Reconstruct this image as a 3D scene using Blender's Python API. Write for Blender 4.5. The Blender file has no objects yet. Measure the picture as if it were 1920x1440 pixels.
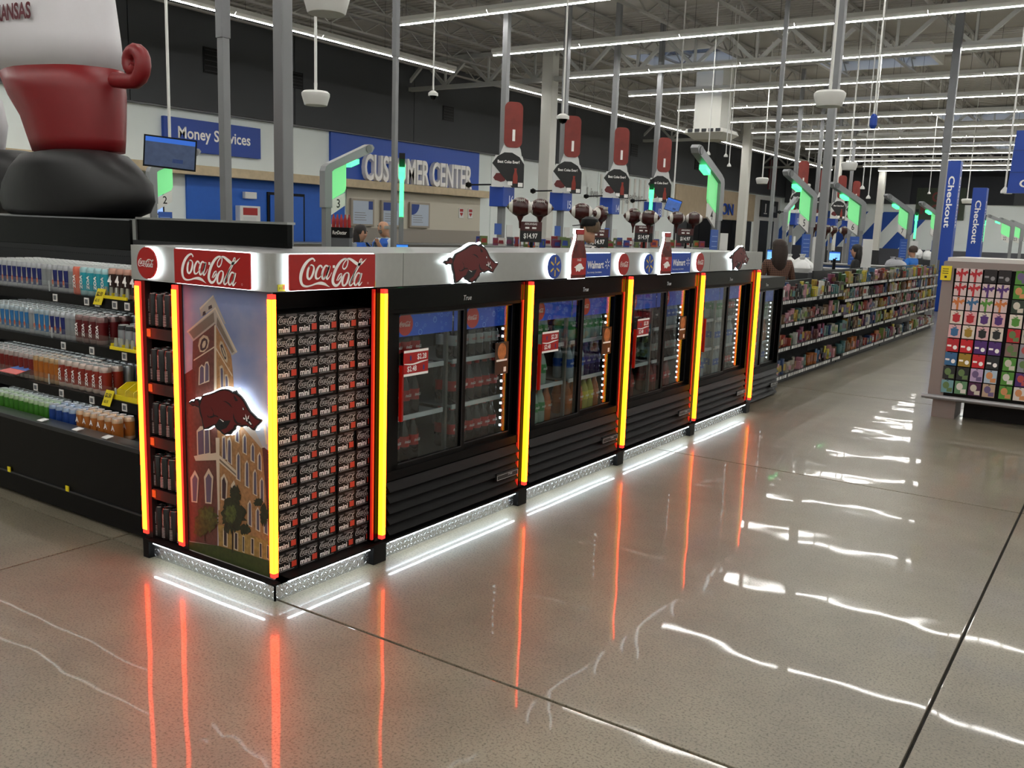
import bpy, bmesh, math, random
from mathutils import Vector, Matrix
R = random.Random(7)
sc = bpy.context.scene
COL = sc.collection
# ---------------------------------------------------------------- camera
F, PITCH, ROLL, YAW = 1714.27, 0.167881, 0.034262, 0.594493
CAM = Vector((2.909, -2.535, 1.62))
_fw = Vector((-math.sin(YAW)*math.cos(PITCH), math.cos(YAW)*math.cos(PITCH), -math.sin(PITCH)))
_rt = Vector((math.cos(YAW), math.sin(YAW), 0)); _up = _rt.cross(_fw)
_r2 = math.cos(ROLL)*_rt + math.sin(ROLL)*_up
_u2 = -math.sin(ROLL)*_rt + math.cos(ROLL)*_up
cd = bpy.data.cameras.new('camera'); cam = bpy.data.objects.new('camera', cd); COL.objects.link(cam)
cd.sensor_width = 36; cd.lens = F/1920*36; cd.clip_end = 300; cd.clip_start = .05
m = Matrix((_r2, _u2, -_fw)).transposed().to_4x4(); m.translation = CAM
cam.matrix_world = m
sc.camera = cam
# ---------------------------------------------------------------- world, exposure
w = bpy.data.worlds.new('sky'); sc.world = w; w.use_nodes = True
bg = w.node_tree.nodes['Background']; bg.inputs[0].default_value = (.55, .7, 1, 1); bg.inputs[1].default_value = .8
sc.view_settings.view_transform = 'Standard'; sc.view_settings.look = 'None'
sc.view_settings.gamma = 1; sc.view_settings.use_curve_mapping = False
sc.view_settings.exposure = 0.0
TUBE = 56.0      # radiance of the ceiling tubes
sc.cycles.max_bounces = 6; sc.cycles.diffuse_bounces = 3; sc.cycles.glossy_bounces = 3
sc.cycles.transparent_max_bounces = 10; sc.cycles.caustics_reflective = False; sc.cycles.caustics_refractive = False
sc.cycles.sample_clamp_indirect = 4.0

# ---------------------------------------------------------------- helpers
def at(px, py, ax, v):
    """point of the place seen at photo pixel (px,py) on the plane axis ax = v"""
    d = _r2*((px-960)/F) - _u2*((py-720)/F) + _fw
    return CAM + d*((v-CAM[ax])/d[ax])
def atd(px, py, dep):
    return CAM + (_r2*((px-960)/F) - _u2*((py-720)/F) + _fw)*dep
def lin(h):
    h = h.lstrip('#'); c = [int(h[i:i+2], 16)/255 for i in (0, 2, 4)]
    return [x/12.92 if x <= .04045 else ((x+.055)/1.055)**2.4 for x in c]
MATS = {}
def M(name, col='#808080', rough=.5, metal=0, emit=0, ecol=None, noise=0, scale=8, spec=.5, bump=0, alpha=1):
    """procedural principled material; noise breaks the colour up, bump gives fine relief"""
    if name in MATS: return MATS[name]
    mt = bpy.data.materials.new(name); mt.use_nodes = True; MATS[name] = mt
    nt = mt.node_tree; b = nt.nodes['Principled BSDF']
    c = lin(col) if isinstance(col, str) else list(col)
    b.inputs['Base Color'].default_value = (*c, 1); b.inputs['Roughness'].default_value = rough
    b.inputs['Metallic'].default_value = metal; b.inputs['Specular IOR Level'].default_value = spec
    if emit:
        e = lin(ecol) if isinstance(ecol, str) else (ecol or c)
        b.inputs['Emission Color'].default_value = (*e, 1); b.inputs['Emission Strength'].default_value = emit
    if alpha < 1: b.inputs['Alpha'].default_value = alpha
    if noise or bump:
        tc = nt.nodes.new('ShaderNodeTexCoord'); nz = nt.nodes.new('ShaderNodeTexNoise')
        nz.inputs['Scale'].default_value = scale; nz.inputs['Detail'].default_value = 4
        nt.links.new(tc.outputs['Object'], nz.inputs['Vector'])
        if noise:
            rp = nt.nodes.new('ShaderNodeValToRGB')
            rp.color_ramp.elements[0].position = .3; rp.color_ramp.elements[1].position = .7
            rp.color_ramp.elements[0].color = (*[x*(1-noise) for x in c], 1)
            rp.color_ramp.elements[1].color = (*[min(1, x*(1+noise)) for x in c], 1)
            nt.links.new(nz.outputs['Fac'], rp.inputs['Fac']); nt.links.new(rp.outputs['Color'], b.inputs['Base Color'])
        if bump:
            bp = nt.nodes.new('ShaderNodeBump'); bp.inputs['Strength'].default_value = bump; bp.inputs['Distance'].default_value = .01
            nt.links.new(nz.outputs['Fac'], bp.inputs['Height']); nt.links.new(bp.outputs['Normal'], b.inputs['Normal'])
    return mt
def glass(name, tint=(1, 1, 1), refl=.04, rough=.02):
    if name in MATS: return MATS[name]
    mt = bpy.data.materials.new(name); mt.use_nodes = True; MATS[name] = mt
    nt = mt.node_tree; nt.nodes.remove(nt.nodes['Principled BSDF'])
    out = nt.nodes['Material Output']
    tr = nt.nodes.new('ShaderNodeBsdfTransparent'); tr.inputs[0].default_value = (*tint, 1)
    gl = nt.nodes.new('ShaderNodeBsdfGlossy'); gl.inputs['Roughness'].default_value = rough
    lw = nt.nodes.new('ShaderNodeLayerWeight'); lw.inputs[0].default_value = .5
    pw = nt.nodes.new('ShaderNodeMath'); pw.operation = 'POWER'; pw.inputs[1].default_value = 4
    fr = nt.nodes.new('ShaderNodeMath'); fr.operation = 'MULTIPLY_ADD'; fr.inputs[1].default_value = .8; fr.inputs[2].default_value = refl
    nt.links.new(lw.outputs['Facing'], pw.inputs[0]); nt.links.new(pw.outputs[0], fr.inputs[0])
    mx = nt.nodes.new('ShaderNodeMixShader')
    nt.links.new(fr.outputs[0], mx.inputs[0]); nt.links.new(tr.outputs[0], mx.inputs[1]); nt.links.new(gl.outputs[0], mx.inputs[2])
    nt.links.new(mx.outputs[0], out.inputs[0])
    return mt

class MB:
    """collects shapes into one mesh"""
    def __init__(s): s.v = []; s.f = []; s.m = []
    def add(s, vs, fs, mi=0):
        n = len(s.v); s.v += [Vector(p) for p in vs]; s.f += [[n+i for i in f] for f in fs]; s.m += [mi]*len(fs); return s
    def box(s, a, b, mi=0):
        x0, y0, z0 = [min(p, q) for p, q in zip(a, b)]; x1, y1, z1 = [max(p, q) for p, q in zip(a, b)]
        return s.add([(x0,y0,z0),(x1,y0,z0),(x1,y1,z0),(x0,y1,z0),(x0,y0,z1),(x1,y0,z1),(x1,y1,z1),(x0,y1,z1)],
              [(0,3,2,1),(4,5,6,7),(0,1,5,4),(1,2,6,5),(2,3,7,6),(3,0,4,7)], mi)
    def bbox(s, a, b, bev=.005, mi=0):
        """box with chamfered vertical and horizontal edges"""
        bm = bmesh.new(); bmesh.ops.create_cube(bm, size=1)
        a, b = Vector(a), Vector(b); c = (a+b)/2; d = b-a
        for v in bm.verts: v.co = Vector((v.co.x*abs(d.x), v.co.y*abs(d.y), v.co.z*abs(d.z)))+c
        bmesh.ops.bevel(bm, geom=list(bm.edges), offset=bev, segments=2, affect='EDGES', profile=.7)
        bm.verts.index_update(); s.add([v.co.copy() for v in bm.verts], [[v.index for v in f.verts] for f in bm.faces], mi); bm.free(); return s
    def bar(s, p, q, w, h=None, mi=0, upv=(0, 0, 1)):
        p, q = Vector(p), Vector(q); h = h or w; d = (q-p).normalized(); u = Vector(upv)
        if abs(d.dot(u)) > .98: u = Vector((1, 0, 0))
        a = d.cross(u).normalized()*w/2; b = d.cross(a).normalized()*h/2
        return s.add([p-a-b, p+a-b, p+a+b, p-a+b, q-a-b, q+a-b, q+a+b, q-a+b], [(0,1,2,3),(7,6,5,4),(0,4,5,1),(1,5,6,2),(2,6,7,3),(3,7,4,0)], mi)
    def cyl(s, p, q, r0, r1=None, n=12, mi=0, caps=True):
        p, q = Vector(p), Vector(q); r1 = r0 if r1 is None else r1; d = (q-p).normalized(); u = Vector((0, 0, 1))
        if abs(d.dot(u)) > .98: u = Vector((1, 0, 0))
        a = d.cross(u).normalized(); b = d.cross(a).normalized(); vs = []
        for i in range(n):
            t = 2*math.pi*i/n; e = a*math.cos(t)+b*math.sin(t); vs += [p+e*r0, q+e*r1]
        fs = [(2*i, 2*((i+1) % n), 2*((i+1) % n)+1, 2*i+1) for i in range(n)]
        if caps: fs += [[2*i for i in range(n)][::-1], [2*i+1 for i in range(n)]]
        return s.add(vs, fs, mi)
    def lathe(s, prof, c=(0, 0, 0), n=14, mi=0, sx=1, sy=1):
        """prof: list of (r, z[, mi])"""
        c = Vector(c); k = len(s.v)
        for r, z in [p[:2] for p in prof]:
            for i in range(n):
                t = 2*math.pi*i/n; s.v.append(c+Vector((r*sx*math.cos(t), r*sy*math.sin(t), z)))
        for j in range(len(prof)-1):
            mm = prof[j][2] if len(prof[j]) > 2 else mi
            for i in range(n):
                i2 = (i+1) % n; s.f.append([k+j*n+i, k+j*n+i2, k+(j+1)*n+i2, k+(j+1)*n+i]); s.m.append(mm)
        if prof[0][0] > 1e-4: s.f.append([k+i for i in range(n)][::-1]); s.m.append(mi)
        if prof[-1][0] > 1e-4: s.f.append([k+(len(prof)-1)*n+i for i in range(n)]); s.m.append(mi)
        return s
    def tube(s, pts, r, n=8, mi=0):
        pts = [Vector(p) for p in pts]; rs = r if isinstance(r, (list, tuple)) else [r]*len(pts); k = len(s.v); a = None
        for j, p in enumerate(pts):
            d = (pts[min(j+1, len(pts)-1)]-pts[max(j-1, 0)]).normalized()
            if a is None:
                u = Vector((0, 0, 1)) if abs(d.z) < .9 else Vector((1, 0, 0)); a = d.cross(u).normalized()
            a = (a-d*a.dot(d)).normalized(); b = d.cross(a)
            for i in range(n):
                t = 2*math.pi*i/n; s.v.append(p+(a*math.cos(t)+b*math.sin(t))*rs[j])
        for j in range(len(pts)-1):
            for i in range(n):
                i2 = (i+1) % n; s.f.append([k+j*n+i, k+j*n+i2, k+(j+1)*n+i2, k+(j+1)*n+i]); s.m.append(mi)
        s.f.append([k+i for i in range(n)][::-1]); s.m.append(mi); s.f.append([k+(len(pts)-1)*n+i for i in range(n)]); s.m.append(mi)
        return s
    def poly(s, pts, fr, d0=0, d1=None, mi=0):
        """flat polygon (a,b) in frame fr, or a prism from d0 to d1"""
        n = len(pts)
        if d1 is None: return s.add([fr(a, b, d0) for a, b in pts], [list(range(n))], mi)
        return s.add([fr(a, b, d0) for a, b in pts]+[fr(a, b, d1) for a, b in pts],
              [list(range(n))[::-1], list(range(n, 2*n))]+[[i, (i+1) % n, n+(i+1) % n, n+i] for i in range(n)], mi)
    def flat(s, vf, fr, d=0, sx=1, sy=None, ox=0, oy=0, mi=0):
        """flat artwork (verts2d, faces) laid on a frame"""
        sy = sx if sy is None else sy
        return s.add([fr(ox+a*sx, oy+b*sy, d) for a, b in vf[0]], vf[1], mi)
    def build(s, name, mats, parent=None, smooth=False, loc=None, kind=None):
        me = bpy.data.meshes.new(name); o = bpy.data.objects.new(name, me); COL.objects.link(o)
        if parent is not None:
            off = Vector((0, 0, 0)); q = parent
            while q is not None: off += q.location; q = q.parent
        elif loc is not None: off = Vector(loc); o.location = off
        elif s.v:
            xs = [p.x for p in s.v]; ys = [p.y for p in s.v]; zs = [p.z for p in s.v]
            off = Vector(((min(xs)+max(xs))/2, (min(ys)+max(ys))/2, min(zs))); o.location = off
        else: off = Vector((0, 0, 0))
        me.from_pydata([p-off for p in s.v], [], s.f)
        for mm in (mats if isinstance(mats, (list, tuple)) else [mats]): me.materials.append(mm)
        me.polygons.foreach_set('material_index', s.m)
        if smooth == 2: me.polygons.foreach_set('use_smooth', [True]*len(me.polygons))
        elif smooth:
            me.polygons.foreach_set('use_smooth', [True]*len(me.polygons))
            try: me.set_sharp_from_angle(angle=math.radians(40))
            except Exception: pass
        me.update()
        if parent is not None: o.parent = parent
        if kind: o['kind'] = kind
        return o
def frame(o, ux, uy, un):
    o, ux, uy, un = Vector(o), Vector(ux), Vector(uy), Vector(un)
    return lambda a, b, d=0: o+ux*a+uy*b+un*d
def frX(x, y, z):      # surface facing +X, reading along +Y
    return frame((x, y, z), (0, 1, 0), (0, 0, 1), (1, 0, 0))
def frY(x, y, z):      # surface facing -Y, reading along +X
    return frame((x, y, z), (1, 0, 0), (0, 0, 1), (0, -1, 0))
def tag(o, label, cat, group=None, kind=None):
    o['label'] = label; o['category'] = cat
    if group: o['group'] = group
    if kind: o['kind'] = kind
    return o
def thing(name, loc, label, cat, group=None):
    o = bpy.data.objects.new(name, None); COL.objects.link(o); o.location = loc; o.empty_display_size = .1
    return tag(o, label, cat, group)
def struct(o): o['kind'] = 'structure'; return o
KIDS = {}
def dup(o, loc=None, rotz=None, label=None, parent=None, group=None):
    c = o.copy(); COL.objects.link(c)
    if loc is not None: c.location = loc
    if rotz is not None: c.rotation_euler = (0, 0, rotz)
    if label: c['label'] = label
    if group: c['group'] = group
    if parent is not None: c.parent = parent
    for ch in KIDS.get(o.name) or []: dup(ch, parent=c)
    return c
def freeze(o):
    """remember a finished thing's children so that copies are cheap"""
    KIDS[o.name] = list(o.children)
    for ch in o.children: freeze(ch)
    return o
def remat(o, *ms):
    """object-level materials on a copy that shares its mesh"""
    for i, mm in enumerate(ms):
        if mm is not None: o.material_slots[i].link = 'OBJECT'; o.material_slots[i].material = mm
    return o
_TX = {}
def text(s, bold=0, shear=0):
    """lettering as flat artwork, height of a capital = 1, centred"""
    k = (s, bold, shear)
    if k in _TX: return _TX[k]
    cu = bpy.data.curves.new('t', 'FONT'); cu.body = s; cu.offset = bold; cu.shear = shear; cu.resolution_u = 3
    o = bpy.data.objects.new('t', cu); COL.objects.link(o); bpy.context.view_layer.update()
    ev = o.evaluated_get(bpy.context.evaluated_depsgraph_get()); me = ev.to_mesh()
    vs = [(v.co.x, v.co.y) for v in me.vertices]; fs = [list(p.vertices) for p in me.polygons]; ev.to_mesh_clear()
    bpy.data.objects.remove(o); bpy.data.curves.remove(cu)
    x0 = min(v[0] for v in vs); x1 = max(v[0] for v in vs); h = .7
    _TX[k] = ([((a-(x0+x1)/2)/h, b/h-.5) for a, b in vs], fs); return _TX[k]
def twidth(t): return max(v[0] for v in t[0])-min(v[0] for v in t[0])
def fit(t, wid): return wid/twidth(t)
def ribbons(strokes):
    """variable-width brush strokes -> flat artwork"""
    V, Fc = [], []
    for st in strokes:
        p = [Vector((a, b, c)) for a, b, c in st]; out = []
        for i in range(len(p)-1):
            p0, p1, p2, p3 = p[max(i-1, 0)], p[i], p[i+1], p[min(i+2, len(p)-1)]
            for k in range(4):
                t = k/4; out.append(.5*((2*p1)+(p2-p0)*t+(2*p0-5*p1+4*p2-p3)*t*t+(3*p1-p0-3*p2+p3)*t**3))
        out.append(p[-1]); n = len(V)
        for i, q in enumerate(out):
            d = out[min(i+1, len(out)-1)]-out[max(i-1, 0)]; l = math.hypot(d.x, d.y) or 1
            nx, ny, ww = -d.y/l, d.x/l, max(q.z, 1)/2
            V += [((q.x+nx*ww)/1000, (q.y+ny*ww)/1000), ((q.x-nx*ww)/1000, (q.y-ny*ww)/1000)]
        Fc += [[n+2*i, n+2*i+1, n+2*i+3, n+2*i+2] for i in range(len(out)-1)]
    return V, Fc
def ring(r0, r1, n=20):
    V = []
    for i in range(n):
        t = 2*math.pi*i/n; V += [(r0*math.cos(t), r0*math.sin(t)), (r1*math.cos(t), r1*math.sin(t))]
    return V, [[2*i, 2*i+1, 2*((i+1) % n)+1, 2*((i+1) % n)] for i in range(n)]
def circ(r, n=28, sx=1, sy=1): return [(r*sx*math.cos(2*math.pi*i/n), r*sy*math.sin(2*math.pi*i/n)) for i in range(n)]
def rrect(a, b, c, d, r, n=4):
    o = []
    for cx, cy, t0 in ((c-r, d-r, 0), (a+r, d-r, 90), (a+r, b+r, 180), (c-r, b+r, 270)):
        for i in range(n+1):
            t = math.radians(t0+90*i/n); o.append((cx+r*math.cos(t), cy+r*math.sin(t)))
    return o
def ordn(i):
    w_ = ['first', 'second', 'third', 'fourth', 'fifth', 'sixth', 'seventh', 'eighth', 'ninth', 'tenth']
    i = int(i)
    return w_[i-1] if i <= 10 else '%d%s' % (i, 'st' if i % 10 == 1 and i != 11 else 'nd' if i % 10 == 2 and i != 12 else 'rd' if i % 10 == 3 and i != 13 else 'th')

# lettering used below, converted once while the scene is still small
for _s, _b, _h in (('Walmart', .02, 0), ('Save money. Live better.', 0, 0), ('$12', 0, 0), ('mini', .02, 0), ('True', .01, .25), ('$2.28', .02, 0), ('$2.48', .02, 0), ('ZOA', .03, 0), ('4', .03, 0), ('A', .03, 0), ('$2.50', .02, 0), ('$2.15', .02, 0), ('ARKANSAS', .03, 0), ('ARKANSAS', .02, 0), ('1', .05, 0), ('Best Coke Ever?', .02, 0), ('$14.97', .02, 0),
    ('Money Services', .02, 0), ('CUSTOMER CENTER', .02, 0), ('Live better together.', .01, 0), ('SAVE', .01, 0), ('ION', .03, 0), ('GO', .04, 0), ('HOGS', .04, 0), ('Checkout', .02, 0), ('RugDoctor', .02, .2)): text(_s, _b, _h)
for _n in range(2, 25): text(str(_n), .01); text(str(_n), .015)
HOG={'out':[(-500,10),(-465,34),(-426,32),(-403,60),(-372,68),(-346,51),(-327,65),(-293,104),(-250,119),(-196,134),(-131,158),(-83,180),(-36,197),(10,207),(62,208),(101,200),(129,186),(138,206),(157,190),(167,215),(186,192),(230,173),(268,145),(295,118),(322,85),(354,52),(398,29),(441,5),(479,-1),(498,-1),(500,-19),(467,-47),(434,-74),(406,-112),(378,-109),(335,-89),(285,-93),(240,-107),(195,-103),(158,-112),(148,-144),(108,-173),(84,-200),(44,-202),(9,-215),(-26,-209),(-60,-188),(-106,-175),(-135,-145),(-189,-172),(-238,-200),(-292,-210),(-303,-166),(-313,-113),(-341,-62),(-351,-13),(-388,-10),(-405,-1),(-437,-13),(-467,-1)],'in':[(-316,39),(-287,93),(-239,111),(-179,129),(-107,152),(-43,179),(15,194),(73,194),(118,181),(180,174),(229,154),(268,126),(295,92),(327,56),(376,22),(430,-8),(479,-12),(484,-20),(451,-49),(417,-73),(395,-99),(351,-83),(307,-74),(235,-89),(172,-95),(144,-103),(132,-131),(80,-166),(9,-202),(-42,-177),(34,-146),(70,-106),(94,-68),(13,-80),(-56,-68),(-80,-94),(-105,-129),(-141,-138),(-201,-167),(-273,-195),(-290,-149),(-300,-95),(-322,-44),(-333,2)],'belly':[(-53,-75),(64,-98),(41,-120),(-53,-148),(-99,-143),(-81,-106)],'l1':[(-16,95),(41,99),(92,83),(120,53),(109,55),(69,76),(30,90)],'l2':[(-182,22),(-148,-7),(-132,-48),(-79,-52),(-68,-65),(-114,-61),(-174,-85),(-222,-84),(-233,-62),(-204,-77),(-150,-58),(-143,-26)],'l3':[(136,6),(151,-41),(190,-73),(252,-75),(184,-89),(145,-72),(129,-33)],'l4':[(146,170),(173,151),(201,124),(167,116),(145,143)],'l5':[(261,80),(288,65),(283,49),(255,53)],'l6':[(253,-22),(298,3),(353,-23),(396,-72),(352,-72),(308,-48)],'w1':[(296,21),(309,1),(325,-42),(308,-42),(298,-12)],'w2':[(345,17),(336,-18),(322,-23),(329,0)],'w3':[(264,-21),(276,-13),(295,-24),(281,-33)],'w4':[(336,-44),(352,-38),(379,-60),(363,-66)],'w5':[(261,71),(269,74),(280,53),(263,54)],'w6':[(-56,-75),(-48,-74),(4,-89),(-5,-97)]}
COKE=[[(-299,126,25),(-311,147,18),(-339,156,21),(-396,131,30),(-452,78,39),(-492,3,44),(-500,-68,39),(-476,-120,30),(-420,-138,21),(-351,-130,16),(-283,-114,21),(-213,-109,34),(-154,-121,30),(-113,-140,14),(-77,-156,2)],[(-362,85,16),(-391,47,28),(-405,-3,32),(-402,-45,30),(-376,-60,23),(-345,-37,28),(-319,13,30),(-311,59,23),(-328,82,16),(-356,87,14),(-379,64,14)],[(-192,53,25),(-201,74,21),(-230,77,21),(-265,37,30),(-285,-13,32),(-280,-52,28),(-248,-59,16),(-213,-36,11),(-178,2,9)],[(-95,67,16),(-137,78,21),(-172,40,30),(-192,-15,32),(-187,-56,28),(-160,-60,21),(-119,-8,18),(-83,73,21)],[(-77,77,25),(-101,17,32),(-125,-42,32),(-113,-67,21),(-77,-39,9),(-48,3,7)],[(-33,66,30),(0,66,30)],[(43,-90,9),(76,-60,16),(104,-26,14),(95,-12,11),(61,-34,18),(25,-89,11)],[(104,-21,14),(98,-74,21),(55,-130,25),(7,-141,32),(-30,-105,39),(-24,-45,41),(12,33,41),(73,106,34),(134,144,23),(183,148,16),(202,122,16),(183,65,16),(144,37,16),(119,59,14),(140,105,14),(195,148,16),(245,143,28),(308,112,37),(372,85,34),(436,106,21),(500,151,2)],[(165,-9,16),(134,-44,28),(116,-92,32),(120,-136,28),(150,-145,21),(187,-116,28),(211,-63,30),(215,-19,21),(190,-4,14),(159,-14,14)],[(234,-139,11),(265,-78,16),(321,19,18),(372,85,21),(403,142,16),(425,140,11),(404,98,16),(334,18,28),(265,-69,32),(228,-126,30),(247,-148,21),(284,-123,9),(316,-79,7)],[(398,-18,16),(360,-13,21),(325,-52,28),(303,-101,30),(310,-141,25),(338,-144,18),(376,-98,16),(411,-18,18)],[(424,-14,23),(399,-72,30),(374,-130,30),(387,-151,18),(431,-113,7)]]
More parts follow.
